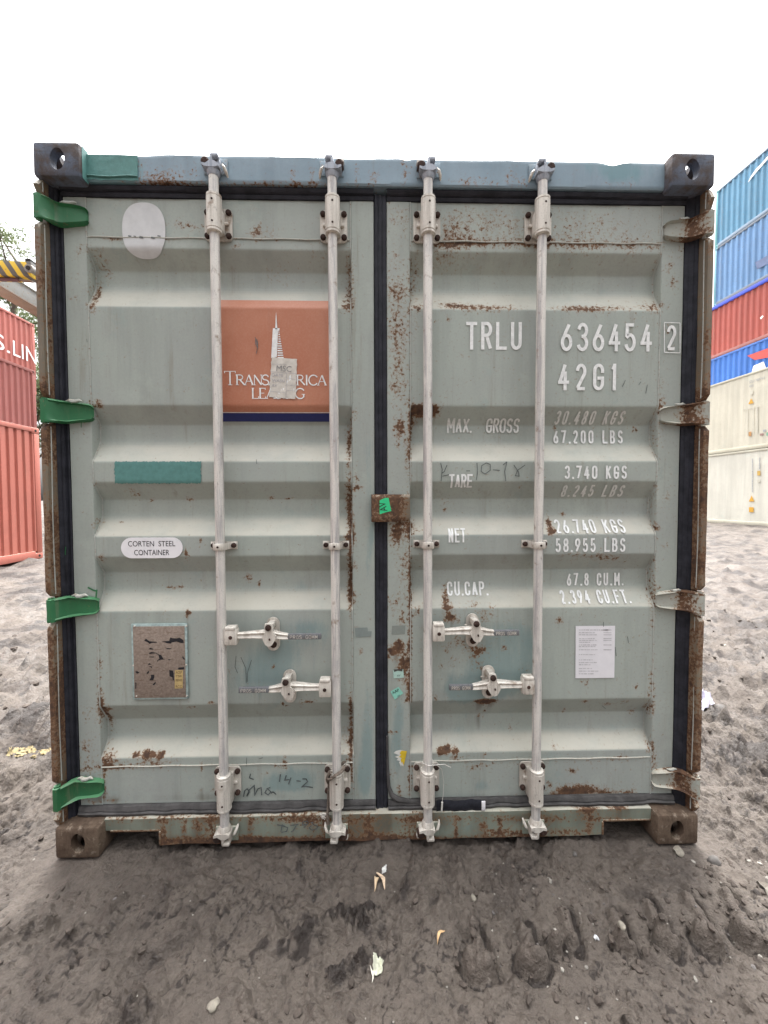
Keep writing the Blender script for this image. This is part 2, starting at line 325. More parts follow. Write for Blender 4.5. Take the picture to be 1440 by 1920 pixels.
R_right = [(745,410,22,30,.42),(742,490,20,30,.40),(745,545,24,22,.75),(740,600,22,40,.5),(750,640,20,60,.4),(745,700,18,50,.3),(745,805,9,14,1.0),(752,800,4,20,1.1),(745,835,8,8,.7),(735,725,7,7,.6),(750,740,22,60,.25),
 (850,440,60,40,.45),(870,455,60,10,.65),(990,455,60,10,.6),(930,420,90,30,.4),(1100,430,90,40,.42),(1120,460,120,10,.5),(1190,455,30,20,.35),(835,475,20,20,.4),(780,520,12,40,.5),(840,570,26,9,.75),(910,577,40,8,.8),(870,572,30,7,.7),(1075,577,40,7,.8),(1110,578,40,7,.8),(1160,575,30,8,.6),(1225,575,18,14,.9),(960,575,50,8,.4),
 (785,575,14,8,.9),(840,598,4,4,1.2),(820,600,4,4,.6),(787,770,14,11,1.6),(812,770,14,10,1.6),(800,765,16,6,1.5),(783,764,8,6,1.4),(772,790,6,26,1.0),(765,850,6,40,1.0),(1205,801,6,5,1.5),(1035,985,6,18,1.5),(1040,997,12,5,1.3),(1050,800,3,7,1.3),
 (1065,965,5,5,1.2),(838,957,4,4,1.2),(836,940,14,8,.4),(980,914,4,4,1.0),(760,990,24,16,.7),(745,985,12,40,.75),(740,1010,8,20,.7),(758,1045,10,16,.6),(757,1080,12,30,.45),(742,1130,18,20,.6),(754,1163,6,18,.9),(745,1215,22,12,1.1),(758,1240,10,14,1.2),(748,1205,6,10,1.2),(735,1222,10,8,1.0),(752,1255,8,20,.9),(760,1270,8,20,.7),(730,1235,8,10,.6),
 (770,1100,4,60,.85),(770,1180,4,60,.85),(768,1290,7,20,1.1),(766,1310,8,10,1.0),(768,1000,6,30,.9),(735,1373,14,3,1.0),(750,1483,4,18,1.0),(737,1452,8,4,.7),(768,1470,5,30,1.0),(775,1440,10,6,.7),
 (835,1130,6,20,1.0),(840,1115,6,30,.7),(843,1140,16,5,.9),(890,1133,12,5,.7),(922,1145,3,14,1.0),(905,1155,16,16,.5),(850,1160,14,8,1.1),(842,1157,10,6,1.0),(908,1218,10,8,.8),(880,1213,20,14,.5),(890,1230,14,22,.45),(895,1222,6,8,.9),(945,1215,5,5,1.2),(855,1200,14,10,.7),(835,1215,12,8,.7),(848,1240,6,10,.7),(825,1250,6,5,1.0),(905,1250,14,14,.5),
 (783,1145,6,10,.9),(910,1318,18,7,1.6),(900,1315,10,4,1.4),(925,1314,10,4,1.2),(914,1340,3,14,.9),(902,1353,4,4,1.0),(815,1310,5,8,.9),(825,1411,9,6,1.6),(836,1409,8,5,1.5),(854,1409,6,7,1.6),(841,1405,5,6,1.2),(850,1420,12,5,.8),(910,1415,5,4,.8),(965,1378,3,8,.9),(1040,1405,6,5,.8),
 (1049,1162,6,6,1.4),(1097,1270,5,8,.7),(1100,1285,4,16,.5),(1192,1288,5,5,1.0),(1100,1318,9,4,1.3),(1145,1325,14,5,.9),(1175,1320,8,5,.7),(1197,1345,6,8,.8),(1065,1340,4,8,.9),(1090,1040,50,10,.4),(1130,1045,40,6,.5),(1155,1050,30,6,.5),
 (1190,600,16,30,.2),(1255,500,10,14,.6),(1262,530,8,10,.8),(1280,470,8,10,.5),(1250,620,6,12,.7),(1237,800,4,120,.6),(1250,930,8,14,.5),(1247,1025,5,5,1.1),(1232,990,8,8,.8),(1222,1150,4,40,.6),(1220,1290,5,30,.8),(1222,1330,8,14,.8),(1218,1400,8,14,.9),(1226,1440,5,40,.9),
 (1240,760,10,14,.8),(1232,1115,8,30,.6),(1075,1445,14,4,.9),(1160,1420,24,3,.8),(1060,1488,30,10,1.0),(1090,1482,44,12,1.4),(1140,1490,30,8,.9),(1180,1488,20,8,.9),(1030,1470,6,8,.9),(1072,1445,4,6,1.0),(885,1440,10,5,.7),(905,1437,14,4,.8),(870,1425,20,4,.5),(1000,1430,200,4,.4)]
G_right = [(920,1250,80,40,1.0),(960,1190,60,40,.85),(870,1300,50,30,1.0),(940,1290,60,30,.8),(900,1130,80,14,.45),(860,1390,40,40,.6),(750,1330,16,60,.8),(745,1420,16,60,.8),(905,1475,20,16,.7),(910,880,30,14,.55),(1000,1230,20,40,.5),(745,900,14,40,.35),(900,1350,60,14,.4)]
B_right = [(1010,1370,160,14,.22),(1010,1490,240,8,.5),(750,1490,20,20,.3),(1080,1290,30,40,.2)]
LN_right = [(770,480,768,1440,2.2,.75),(1237,400,1222,1500,2,.6),(775,453,1240,462,2,.6),(775,1430,1215,1420,2,.45)]
W_left = mk_wear(R_left, G_left, B_left, LN_left, base=(.0, 0, .0), k=.88); W_right = mk_wear(R_right, G_right, B_right, LN_right, base=(.03, .0, .02), k=.80)

# ------------------------------------------------------------------ the door surface
YD, YV = .065, .110
PROF0 = [(2.446,YD),(2.306,YD),(2.268,YD),(2.208,YV),(2.138,YV),(2.055,YD),(1.691,YD),(1.626,YV),(1.556,YV),(1.480,YD),(1.403,YD),(1.337,YV),(1.265,YV),(1.197,YD),(1.120,YD),(1.054,YV),(.981,YV),(.910,YD),(.544,YD),(.468,YV),(.390,YV),(.337,YD),(.305,YD),(.158,YD)]
PROF = []
for i, p in enumerate(PROF0):
    if 0 < i < len(PROF0)-1 and abs(PROF0[i-1][1]-p[1])+abs(PROF0[i+1][1]-p[1]) > 1e-6:
        a, b = np.array(PROF0[i-1]), np.array(PROF0[i+1]); q = np.array(p)
        soft = .022 if (p[1] == YV and PROF0[i+1][1] == YD) else .005
        u = (a-q)/np.linalg.norm(a-q); v = (b-q)/np.linalg.norm(b-q)
        for t in (0, .25, .5, .75, 1):
            A = q+u*soft; B = q+v*soft
            PROF.append(tuple((1-t)**2*A+2*t*(1-t)*q+t*t*B))
    else: PROF.append(p)
PROF = np.array(PROF); SEG = np.linalg.norm(np.diff(PROF, axis=0), axis=1); CUM = np.concatenate([[0], np.cumsum(SEG)])
def drape(x, s, off=0.0):
    s = min(max(s, 0), CUM[-1]-1e-6); i = int(np.searchsorted(CUM, s, side='right')-1); i = min(i, len(SEG)-1)
    t = (s-CUM[i])/SEG[i]; z = PROF[i][0]*(1-t)+PROF[i+1][0]*t; y = PROF[i][1]*(1-t)+PROF[i+1][1]*t
    dz, dy = (PROF[i+1]-PROF[i])/SEG[i]
    return (x, y+dz*off, z-dy*off)       # outward = towards -y
def surf(px, py):
    d = ray(px, py); best = None
    for i in range(len(SEG)):
        (z0, y0), (z1, y1) = PROF[i], PROF[i+1]
        a, b = (z1-z0), -(y1-y0)         # a*y+b*z = c
        den = a*d[1]+b*d[2]
        if abs(den) < 1e-12: continue
        t = (a*(y0-CAM[1])+b*(z0-CAM[2]))/den
        p = CAM+t*d; k = (p[2]-z0)/(z1-z0) if abs(z1-z0) > 1e-9 else 0
        if -1e-6 <= k <= 1+1e-6 and t > 0 and (best is None or t < best[0]): best = (t, p[0], CUM[i]+k*SEG[i])
    return (best[1], best[2]) if best else (at(px, py, YD)[0], 0 if py < 700 else CUM[-1])
S_LIST = sorted(set(list(np.round(CUM, 5))+list(np.round(np.arange(0, CUM[-1], .012), 5))))
S_LIST = [S_LIST[0]]+[b for a, b in zip(S_LIST, S_LIST[1:]) if b-a > .0008]
if CUM[-1]-S_LIST[-1] > 1e-4: S_LIST.append(float(CUM[-1]))

# ------------------------------------------------------------------ stroke lettering
def arc(cx, cy, rx, ry, a0, a1, n=10):
    return [(cx+rx*math.cos(math.radians(a0+(a1-a0)*k/n)), cy+ry*math.sin(math.radians(a0+(a1-a0)*k/n))) for k in range(n+1)]
r_ = .22
GL = {
 'T': [[(0,1),(1,1)],[(.5,1),(.5,0)]], 'L': [[(0,1),(0,0),(1,0)]], 'I': [[(.5,0),(.5,1)]], '1': [[(.15,.84),(.62,1)],[(.62,1.0),(.62,0)]],
 'U': [[(0,1),(0,r_)]+arc(.5,r_,.5,r_,180,360)+[(1,r_),(1,1)]],
 'R': [[(0,0),(0,1)],[(.1,1),(.55,1)]+arc(.55,.76,.45,.24,90,-90)+[(.1,.52)],[(.5,.52),(1,0)]],
 'P': [[(0,0),(0,1)],[(.1,1),(.55,1)]+arc(.55,.75,.45,.25,90,-90)+[(.1,.5)]],
 'B': [[(0,0),(0,1)],[(.1,1),(.5,1)]+arc(.5,.76,.42,.24,90,-90)+[(.1,.52)],[(.45,.52)]+arc(.52,.26,.48,.26,90,-90)+[(.1,0)]],
 'K': [[(0,0),(0,1)],[(1,1),(.04,.42)],[(.3,.58),(1,0)]], 'M': [[(0,0),(0,1)],[(.02,1),(.5,.3)],[(.5,.3),(.98,1)],[(1,1),(1,0)]], 'N': [[(0,0),(0,1)],[(.02,1),(.98,0)],[(1,0),(1,1)]],
 'A': [[(0,0),(.5,1)],[(.5,1),(1,0)],[(.2,.32),(.8,.32)]], 'X': [[(0,0),(1,1)],[(0,1),(1,0)]], 'E': [[(1,1),(0,1),(0,0),(1,0)],[(0,.53),(.8,.53)]], 'F': [[(1,1),(0,1),(0,0)],[(0,.53),(.8,.53)]],
 'O': [arc(.5,1-r_,.5,r_,0,180)+arc(.5,r_,.5,r_,180,360)+[(1,1-r_)]], '0': [arc(.5,1-r_,.5,r_,0,180)+arc(.5,r_,.5,r_,180,360)+[(1,1-r_)]],
 'C': [[(1,.74)]+arc(.5,1-r_,.5,r_,0,180)+arc(.5,r_,.5,r_,180,360)+[(1,.26)]],
 'G': [[(1,.74)]+arc(.5,1-r_,.5,r_,0,180)+arc(.5,r_,.5,r_,180,360)+[(1,.45),(.55,.45)]],
 'S': [[(.97,.80)]+arc(.5,.77,.47,.23,8,180)+arc(.5,.75,.47,.24,180,262)[1:]+[(.6,.5)]+arc(.5,.25,.5,.25,75,-60)[1:]+arc(.5,.24,.5,.24,-90,-172)],
 '3': [[(.02,.80)]+arc(.5,.76,.46,.24,165,-70)+[(.38,.52)],[(.38,.52)]+arc(.5,.26,.5,.26,75,-165)],
 '6': [[(.78,1),(.08,.42)],arc(.5,.28,.5,.28,0,360,24)], '9': [[(.22,0),(.92,.58)],arc(.5,.72,.5,.28,0,360,24)],
 '4': [[(1,.27),(0,.27)],[(.02,.27),(.66,1)],[(.72,.66),(.72,0)]], '5': [[(.92,1),(.12,1),(.08,.56)]+arc(.48,.3,.5,.3,130,-165,18)],
 '2': [arc(.5,.74,.48,.26,175,-25)+[(.05,.03)],[(0,0),(1,0)]], '7': [[(0,1),(1,1)],[(.97,1),(.3,0)]],
 '8': [arc(.5,.76,.44,.24,0,360,20),arc(.5,.26,.5,.26,0,360,20)], '.': [[(.5,-.02),(.5,.10)]], ' ': [], '-': [[(0,.45),(1,.45)]],
}
CW = {'.': .28, ' ': .7, '1': .62, 'I': .3, 'M': 1.2, 'N': 1.05}
RIB = [0]
def ribbon(mb, pts, t, off, mp, mat=None, step=.005):
    RIB[0] += 1; off = off+(RIB[0] % 6)*.00022
    P = [np.array(p, float) for p in pts]; Q = [P[0]]
    for a, b in zip(P, P[1:]):
        n = max(1, int(np.linalg.norm(b-a)/step))
        Q += [a+(b-a)*k/n for k in range(1, n+1)]
    P = [Q[0]]+[b for a, b in zip(Q, Q[1:]) if np.linalg.norm(b-a) > 1e-7]
    if len(P) < 2: return
    rows = []
    for i in range(len(P)):
        d0 = P[i]-P[i-1] if i else P[1]-P[0]; d1 = P[i+1]-P[i] if i < len(P)-1 else d0
        d0 = d0/np.linalg.norm(d0); d1 = d1/np.linalg.norm(d1); m = d0+d1
        m = d0 if np.linalg.norm(m) < .3 else m/np.linalg.norm(m)
        k = 1/max(.45, float(m@d0)); n = np.array([-m[1], m[0]])
        tt = t[i*(len(t)-1)//max(1, len(P)-1)] if isinstance(t, (list, tuple)) else t
        rows.append([P[i]+n*tt/2*k*q for q in (-1, 0, 1)])
    vs = [mp(q[0], q[1], off) for r in rows for q in r]; fs = []
    for i in range(len(rows)-1):
        for k in range(2):
            a = i*3+k; fs.append((a, a+1, a+4, a+3))
    mb.add(vs, fs, mat)
def stroke_text(mb, txt, x0, x1, s0, s1, t, off=.0012, cw=.4, mp=drape, slant=0.0):
    """letters between x0..x1, top s0, bottom s1 (s grows downwards); t = stroke width"""
    H = abs(s1-s0); sg = 1 if s1 > s0 else -1; w0 = H*cw
    W = [w0*CW.get(c, 1) for c in txt]; gap = ((x1-x0)-sum(W))/max(1, len(txt)-1)
    x = x0
    for c, wv in zip(txt, W):
        for pl in GL[c]:
            pts = [(x+t/2+(wv-t)*a, s1-sg*(t/2+(H-t)*b)) for a, b in pl]
            if c == '.': pts = [(x+wv/2, s1-sg*H*.0), (x+wv/2, s1-sg*t*1.1)]
            elif math.hypot(pts[0][0]-pts[-1][0], pts[0][1]-pts[-1][1]) > 1e-6 and c not in '36952S':
                for e, q in ((0, 1), (-1, -2)):
                    dx, dy = pts[e][0]-pts[q][0], pts[e][1]-pts[q][1]; l = math.hypot(dx, dy); k = .5 if abs(dx) < 1e-6 or abs(dy) < 1e-6 else .15
                    pts[e] = (pts[e][0]+dx/l*t*k, pts[e][1]+dy/l*t*k)
            ribbon(mb, pts, t, off, mp)
        x += wv+gap
def font_mesh(txt):
    cu = bpy.data.curves.new('txt', 'FONT'); cu.body = txt; cu.resolution_u = 4
    o = bpy.data.objects.new('txt', cu); COL.objects.link(o)
    bpy.context.view_layer.update()
    me = bpy.data.meshes.new_from_object(o.evaluated_get(bpy.context.evaluated_depsgraph_get()))
    v = np.array([p.co[:] for p in me.vertices]); f = [list(p.vertices) for p in me.polygons]
    bpy.data.objects.remove(o); bpy.data.curves.remove(cu); bpy.data.meshes.remove(me)
    v = v[:, :2]-v[:, :2].min(0); v = v/v.max(0); return v, f
def font_text(mb, txt, fn, mat=None):
    """fn maps (u right 0..1, v up 0..1) to xyz"""
    v, f = font_mesh(txt); mb.add([fn(a, b) for a, b in v], f, mat)

# ================================================================== MAIN CONTAINER
box_ = empty('shipping_container', (0, 0, 0))
tag(box_, 'large worn grey green shipping container seen square on at its closed rusty doors', 'shipping container', 'shipping containers in the yard')
L = 12.192; HW = 1.219; HT = 2.591

# corner castings with real holes
def make_casting():
    def obj(mb):
        me = bpy.data.meshes.new('tmp'); me.from_pydata(mb.v, [], mb.f); bm = bmesh.new(); bm.from_mesh(me)
        bmesh.ops.recalc_face_normals(bm, faces=bm.faces); bm.to_mesh(me); bm.free()
        o = bpy.data.objects.new('tmp', me); COL.objects.link(o); return o
    a = MB(); a.box(0, .162, 0, .178, 0, .118, .011); base = obj(a)
    cut = []
    b = MB(); b.box(.026, .136, .030, .150, .026, .092); cut.append(obj(b))
    def oval(w, h, n=20): return [(w/2*math.cos(2*math.pi*k/n)*1.0, h/2*math.sin(2*math.pi*k/n)) for k in range(n)]
    b = MB(); b.prism(oval(.052, .076), lambda p, q, d: (.086+p, d, .060+q), -.02, .06); cut.append(obj(b))
    b = MB(); b.prism(oval(.052, .076), lambda p, q, d: (d, .092+p, .060+q), -.02, .06); cut.append(obj(b))
    b = MB(); b.prism(oval(.064, .120), lambda p, q, d: (.081+p, .092+q, d), -.02, .06); cut.append(obj(b))
    for c in cut:
        m = base.modifiers.new('b', 'BOOLEAN'); m.operation = 'DIFFERENCE'; m.solver = 'EXACT'; m.object = c
    bpy.context.view_layer.update()
    me = bpy.data.meshes.new_from_object(base.evaluated_get(bpy.context.evaluated_depsgraph_get()))
    for o in cut+[base]: bpy.data.objects.remove(o)
    me.name = 'corner_casting'; me.materials.clear(); me.materials.append(M_rust)
    me.polygons.foreach_set('use_smooth', [True]*len(me.polygons)); me.set_sharp_from_angle(angle=math.radians(30))
    return me
n = NT('glare_blue_rusty_casting'); x_ = n.noise(10, 6, .7); y_ = n.noise(75, 6, .7)  # top castings: rust with the blue cast of glare painted in
cc = n.mix(n.rng(x_, .40, .60), (.105, .125, .165), (.085, .070, .066)); cc = n.mix(n.rng(y_, .5, .72, 0, .7), cc, (.055, .045, .042)); cc = n.mix(n.rng(x_, .60, .74, 0, .6), cc, (.19, .20, .225)); n.bump(n.math('ADD', x_, y_), .5, .004); M_castb = n.done(cc, .8, 0, .2)
cast_me = make_casting(); cast_top = cast_me.copy(); cast_top.materials.clear(); cast_top.materials.append(M_castb)
for ix in (-1, 1):
    for iz in (-1, 1):
        for iy in (0, 1):
            o = bpy.data.objects.new('corner_casting', cast_top if iz > 0 else cast_me); COL.objects.link(o); o.parent = box_
            o.scale = (-ix, 1 if iy == 0 else -1, -iz)
            # local z=0 face carries the big hole: it lies at the container's outside
            o.location = (ix*HW, 0 if iy == 0 else L, HT if iz > 0 else 0)

# corner posts: flanges broken at the hinges, with a continuous inner wall
HY_L, HY_R = (395, 771, 1140, 1487), (424, 776, 1128, 1467)
ZL = [at(120, p, .03)[2] for p in HY_L]; ZR = [at(1290, p, .03)[2] for p in HY_R]
def post(side, zs):
    mb = MB(); hh = .05
    cuts = [.118]
    for z in sorted(zs): cuts += [z-.0475, z+.046]
    cuts.append(2.473)
    prof = [(1.224, .16), (1.224, .030), (1.2235, .010), (1.220, .001), (1.206, .000), (1.2015, .004), (1.201, .030), (1.201, .055)]
    inner = [(1.2185, .16), (1.2185, .036), (1.204, .036), (1.2032, .060), (1.195, .12)]
    for a, b in zip(cuts[::2], cuts[1::2]):
        n = max(3, int((b-a)/.02)); zz = [a+(b-a)*k/(n-1) for k in range(n)]
        def f(i, j):
            x, y = prof[i]; z = zz[j]
            e = min(z-a, b-z); tap = max(0, 1-e/.009)
            d = .0010*fbm(np.array([z*9.0+side*3]), np.array([i*.15]), 3, .5, 3)[0]
            dent = .006*math.exp(-((z-1.05)/.10)**2) if side < 0 else .005*math.exp(-((z-.72)/.16)**2)
            y2 = y+(.018*tap*tap if y < .03 else 0)+abs(d)*1.5
            return (side*(x+.5*d-dent*(.5 if side > 0 else -.35)*(1 if y < .04 else 0)), y2, z)
        mb.grid(len(prof), n, f, 0, flip=(side > 0))
    n = 60; mb.grid(len(inner), n, lambda i, j: (side*inner[i][0], inner[i][1], .118+2.355*j/(n-1)), 0, flip=(side > 0))
    # the thin welded edge strip
    for a, b in zip(cuts[::2], cuts[1::2]):
        mb.tube([(side*1.2015, .020+.002*math.sin(9*z), z) for z in np.linspace(a+.01, b-.01, 24)], .0022, 6, mat=1)
    R = []
    wf = mk_wear(R)
    def wear(co):
        r = np.zeros((len(co), 3)); z = co[:, 2]
        n1 = fbm(z*4.0+side*7, co[:, 1]*20, 4, .55, 9)
        r[:, 0] = .30+.75*n1+.34*(z < 1.75)+.15*(z < .5); r[:, 2] = .35+.35*fbm(z*2.0, co[:, 1]*9+5, 3, .5, 4)
        return np.clip(r, 0, 1.3)
    return mb.build('corner_post', [M_post, M_weld], box_, wear, 40)
post(-1, ZL); post(1, ZR)
for sx in (-1, 1):
    mb = MB(); mb.box(sx*1.135-.083, sx*1.135+.083, L-.16, L-.005, .118, 2.473, .006); mb.build('corner_post', M_post, box_, lambda co: np.zeros((len(co), 3)))

# header
YH = .038
R_head = [(290,330,30,14,.6),(330,325,40,16,.5),(300,345,60,6,.8),(400,345,120,6,.5),(550,330,6,22,.8),(585,325,6,24,.8),(668,325,4,24,.8),(560,345,120,6,.6),(700,335,14,12,.7),(760,320,8,26,.7),(755,300,6,8,.7),(900,340,40,10,.5),(960,330,14,20,.5),(980,345,10,14,.6),(870,340,30,8,.4),(260,300,5,30,.6),(1170,345,30,8,.4),(365,320,6,14,.5)]
G_head = [(210,318,46,26,1.6),(185,318,30,26,1.2),(235,318,24,26,1.2),(1140,318,40,26,.65),(1190,322,50,26,.7),(1090,310,30,24,.4)]
xs = np.linspace(-1.06, 1.06, 180)
def hdr_top(x): return 2.584+.0025*float(fbm(np.array([x*6]), np.array([.3]), 4, .5, 2)[0])-.007*math.exp(-((x-.095)/.014)**2)-.010*math.exp(-((x-.86)/.03)**2)-.004*math.exp(-((x+.86)/.05)**2)
mb = MB()
def hf(i, j):
    x = xs[i]; zt = hdr_top(x)
    if j == 0: return (x, .20, zt)
    if j == 1: return (x, YH+.006, zt)
    if j == 2: return (x, YH+.0015, zt-.002)
    if j < 14:
        z = zt-.005-(zt-.005-2.492)*(j-3)/10.0
        return (x, YH+.0016*float(pnoise(np.array([x*5.]), np.array([z*8.]), 4)[0]), z)
    return {14: (x, YH+.004, 2.4865), 15: (x, YH+.05, 2.4865), 16: (x, .13, 2.4865)}[j]
mb.grid(len(xs), 17, hf, 0, flip=True)
header = mb.build('door_header', M_head, box_, mk_wear(R_head, G_head, [(700,350,700,5,.4)], y=YH, base=(.0, 0, .03), k=.7))
# brushed green paint on the header by the left casting
mb = MB()
xg = np.linspace(at(157, 320, YH)[0], at(259, 320, YH)[0], 26); zg = np.linspace(2.578, 2.489, 16)
def gf(i, j):
    x, z = xg[i], zg[j]; e = .004*float(fbm(np.array([z*60.]), np.array([2.2]), 3, .5, 1)[0]) if i == 25 else 0
    f = .004*float(fbm(np.array([x*40.]), np.array([7.2]), 3, .5, 1)[0]) if j == 15 else 0
    return (x+e, YH-.0022-.0012*abs(float(pnoise(np.array([x*25.]), np.array([z*60.]), 8)[0])), z+f-(.002 if j == 0 else 0))
mb.grid(26, 16, gf, 0, flip=True)
mb.tube([(x, YH-.005, 2.5005+.002*math.sin(40*x)) for x in np.linspace(xg[0], xg[-1], 24)], .0028, 6)
mb.build('paint_patch', M_teal, header, smooth=60)
# green inner cheek of the left top casting
mb = MB(); mb.grid(6, 6, lambda i, j: (-HW+.1635+.0005*((i*j) % 2), .012+.030*i/5, 2.588-.112*j/5), 0, flip=False)
mb.build('paint_patch', M_teal, header)

# sill with the two fork pockets
YS = .038; ZS1 = .118; ZB = .014
PX = [(at(207, 1565, YS)[0], at(300, 1565, YS)[0]), (at(1130, 1550, YS)[0], at(1220, 1550, YS)[0])]
ZP = .074
mb = MB()
xs = np.linspace(-1.06, 1.06, 190)
for p in PX:
    for q in p: xs[np.argmin(abs(xs-q))] = q
xs.sort()
zs_ = np.linspace(ZS1, ZP, 7); zl_ = np.linspace(ZP, ZB, 9)
wob = lambda x, z: YS+.0022*float(pnoise(np.array([x*7.]), np.array([z*11.]), 4)[0])
mb.grid(len(xs), 10, lambda i, j: [(xs[i], .12, ZS1+.002), (xs[i], YS+.006, ZS1+.002), (xs[i], YS+.001, ZS1)][j] if j < 3 else (xs[i], wob(xs[i], zs_[j-3]), zs_[j-3]), 0, flip=True)
sec = [x for x in xs if PX[0][1]-1e-6 <= x <= PX[1][0]+1e-6]
bot = lambda x: ZB+.004*float(fbm(np.array([x*5.]), np.array([1.7]), 4, .5, 6)[0])
mb.grid(len(sec), 11, lambda i, j: (sec[i], wob(sec[i], zl_[j]), ZP-(ZP-bot(sec[i]))*j/8) if j < 9 else ((sec[i], YS+.008, bot(sec[i])-.001) if j == 9 else (sec[i], .12, bot(sec[i])+.01)), 0, flip=True)
R_sill = [(x, 1578, 60, 10, .75) for x in range(320, 1120, 70)]+[(x, 1535, 40, 8, .6) for x in range(230, 1200, 90)]+[(395,1550,14,20,.8),(305,1560,10,30,.9),(690,1553,14,18,1.0),(655,1550,14,20,.7),(550,1535,30,14,.6),(585,1545,20,20,.5),(610,1550,8,20,.8),(470,1545,4,16,1.0),(345,1552,5,14,1.1),(370,1550,8,10,1.0),
   (780,1550,30,30,.6),(855,1555,4,18,1.1),(905,1548,8,8,1.1),(937,1542,4,18,.9),(930,1560,30,8,.9),(980,1562,30,8,.9),(1010,1545,16,30,.7),(1100,1520,24,6,1.1),(1160,1515,18,6,1.1),(1105,1545,10,30,.7),(1060,1560,40,8,.8),(720,1570,40,12,.8),(460,1575,60,8,1.0),(560,1578,60,6,1.0)]
B_sill = [(x, 1582, 60, 9, .9) for x in range(320, 1140, 60)]+[(720,1540,14,30,.7),(665,1560,40,30,.5),(400,1535,30,10,.5),(800,1540,40,14,.6),(1000,1535,40,10,.6)]
sill = mb.build('door_sill', M_sill, box_, mk_wear(R_sill, [(500,1550,60,14,.5),(880,1550,90,16,.6),(1080,1545,50,14,.5)], B_sill, y=YS, base=(.13, 0, .5), k=.8))
for a, b in PX:
    mb = MB()
    mb.box(a, b, YS-.002, .16, ZP-.006, ZP+.0015, .002)
    ins = b if a < 0 else a
    mb.box(ins-.004, ins+.004, YS-.003, .16, ZB+.002, ZP-.0055, .002)
    mb.build('pocket_rim', M_post, sill, lambda co: np.tile([.55, 0, .1], (len(co), 1)))
# handwriting on the sill
mb = MB()
def ink(mb, strokes, y=None, t=.0035, off=.0015):
    for st in strokes:
        if y is None:
            pts = [surf(*p) for p in st]; ribbon(mb, pts, t, off, drape)
        else:
            pts = [(at(p[0], p[1], y)[0], at(p[0], p[1], y)[2]) for p in st]; ribbon(mb, pts, t, off, lambda x, s, o: (x, y-o-.002, s))
ink(mb, [[(520,1545),(534,1547)],[(530,1544),(527,1558)],[(530,1547),(540,1550),(538,1557),(528,1559)],[(545,1546),(560,1544)],[(556,1546),(550,1556),(546,1558)],
 [(574,1544),(567,1546),(568,1540),(576,1538),(579,1541),(574,1546),(570,1551)],[(584,1546),(580,1551),(585,1555),(593,1553),(597,1548),(590,1546),(584,1541),(588,1540)]], YS)
mb.build('handwriting', M_ink, sill, smooth=0)

# ---------------- doors
def make_door(side):
    mb = MB()
    xa, xb = (-1.168, -.025) if side < 0 else (.022, 1.160)
    pa, pb = (-1.085, -.112) if side < 0 else (.111, 1.072)
    nx = 90
    xs = np.linspace(pa, pb, nx)
    def f(i, j):
        x = xs[i]; p = drape(x, S_LIST[j]); e = min(x-pa, pb-x); q = min(1, e/.12)
        return (x, p[1]+.0013*q*max(0, 1+float(BN[j, i])), p[2])
    SX, XX = np.meshgrid(np.array(S_LIST), xs, indexing='ij'); BN = fbm(XX*2.3+side*9, SX*2.6, 3, .5, 21)
    mb.grid(nx, len(S_LIST), f, 0, flip=True)
    zz = np.linspace(2.447, .157, 190)
    for (a, b) in ((xa, pa), (pb, xb)):
        pr = [(a, .12), (a, YD+.004), (a+.0012, YD+.0004), (a+.003, YD-.0012)]+[(a+.003+(b-a-.006)*k/6, YD-.0015) for k in range(1, 6)]+[(b-.003, YD-.0012), (b-.0012, YD+.0004), (b, YD+.004), (b, .122)]
        BZ = fbm(zz*3.0+a*7, zz*0+b*3, 3, .5, 8)
        mb.grid(len(pr), len(zz), lambda i, j: (pr[i][0]+(.0008*BZ[j] if i < 2 else 0), pr[i][1]+.0012*BZ[j], zz[j]), 0, flip=True)
    # top and bottom closing faces
    mb.box(xa, xb, YD+.003, .12, 2.4465, 2.449); mb.box(xa, xb, YD+.003, .12, .153, .157)
    # back skin
    mb.box(xa, xb, .124, .128, .157, 2.447)
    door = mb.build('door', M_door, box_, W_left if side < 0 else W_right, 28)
    # weld beads
    wb = MB()
    for zc in (2.306, .305):
        wb.tube([(x, YD-.0005, zc+.0012*math.sin(x*37+zc)) for x in np.linspace(pa+.002, pb-.002, 60)], .0026, 6)
    for xe in (pa, pb):
        wb.tube([(xe+(-.001 if xe == pb else .001)+.0005*math.sin(s*61), drape(0, s, .0012)[1], drape(0, s)[2]) for s in S_LIST[::2]], .0024, 5)
    wb.build('weld_seam', M_weld, door)
    return door
doorL, doorR = make_door(-1), make_door(1)

# gaskets
def gasket(parent, pts, prof, name='gasket', mats=(M_rub,), nseg=60, amp=.001, matf=None):
    """prof: list of (across, y); runs along a straight line pts[0]->pts[1] in x,z; across is to the left of travel"""
    a, b = np.array(pts[0], float), np.array(pts[1], float); d = (b-a)/np.linalg.norm(b-a); n = np.array([-d[1], d[0]])
    mb = MB(); T = np.linspace(0, 1, nseg); NZ = fbm(T*np.linalg.norm(b-a)*8+a[0]*3, T*0+a[1]*5, 4, .5, 14)
    def f(i, j):
        u, y = prof[i]; k = amp*NZ[j]*(1.6 if i % 2 else .8); q = a+(b-a)*T[j]+n*(u+k*.6)
        return (q[0], y+k, q[1])
    mb.grid(len(prof), nseg, f, 0)
    return mb.build(name, list(mats), parent, smooth=40)
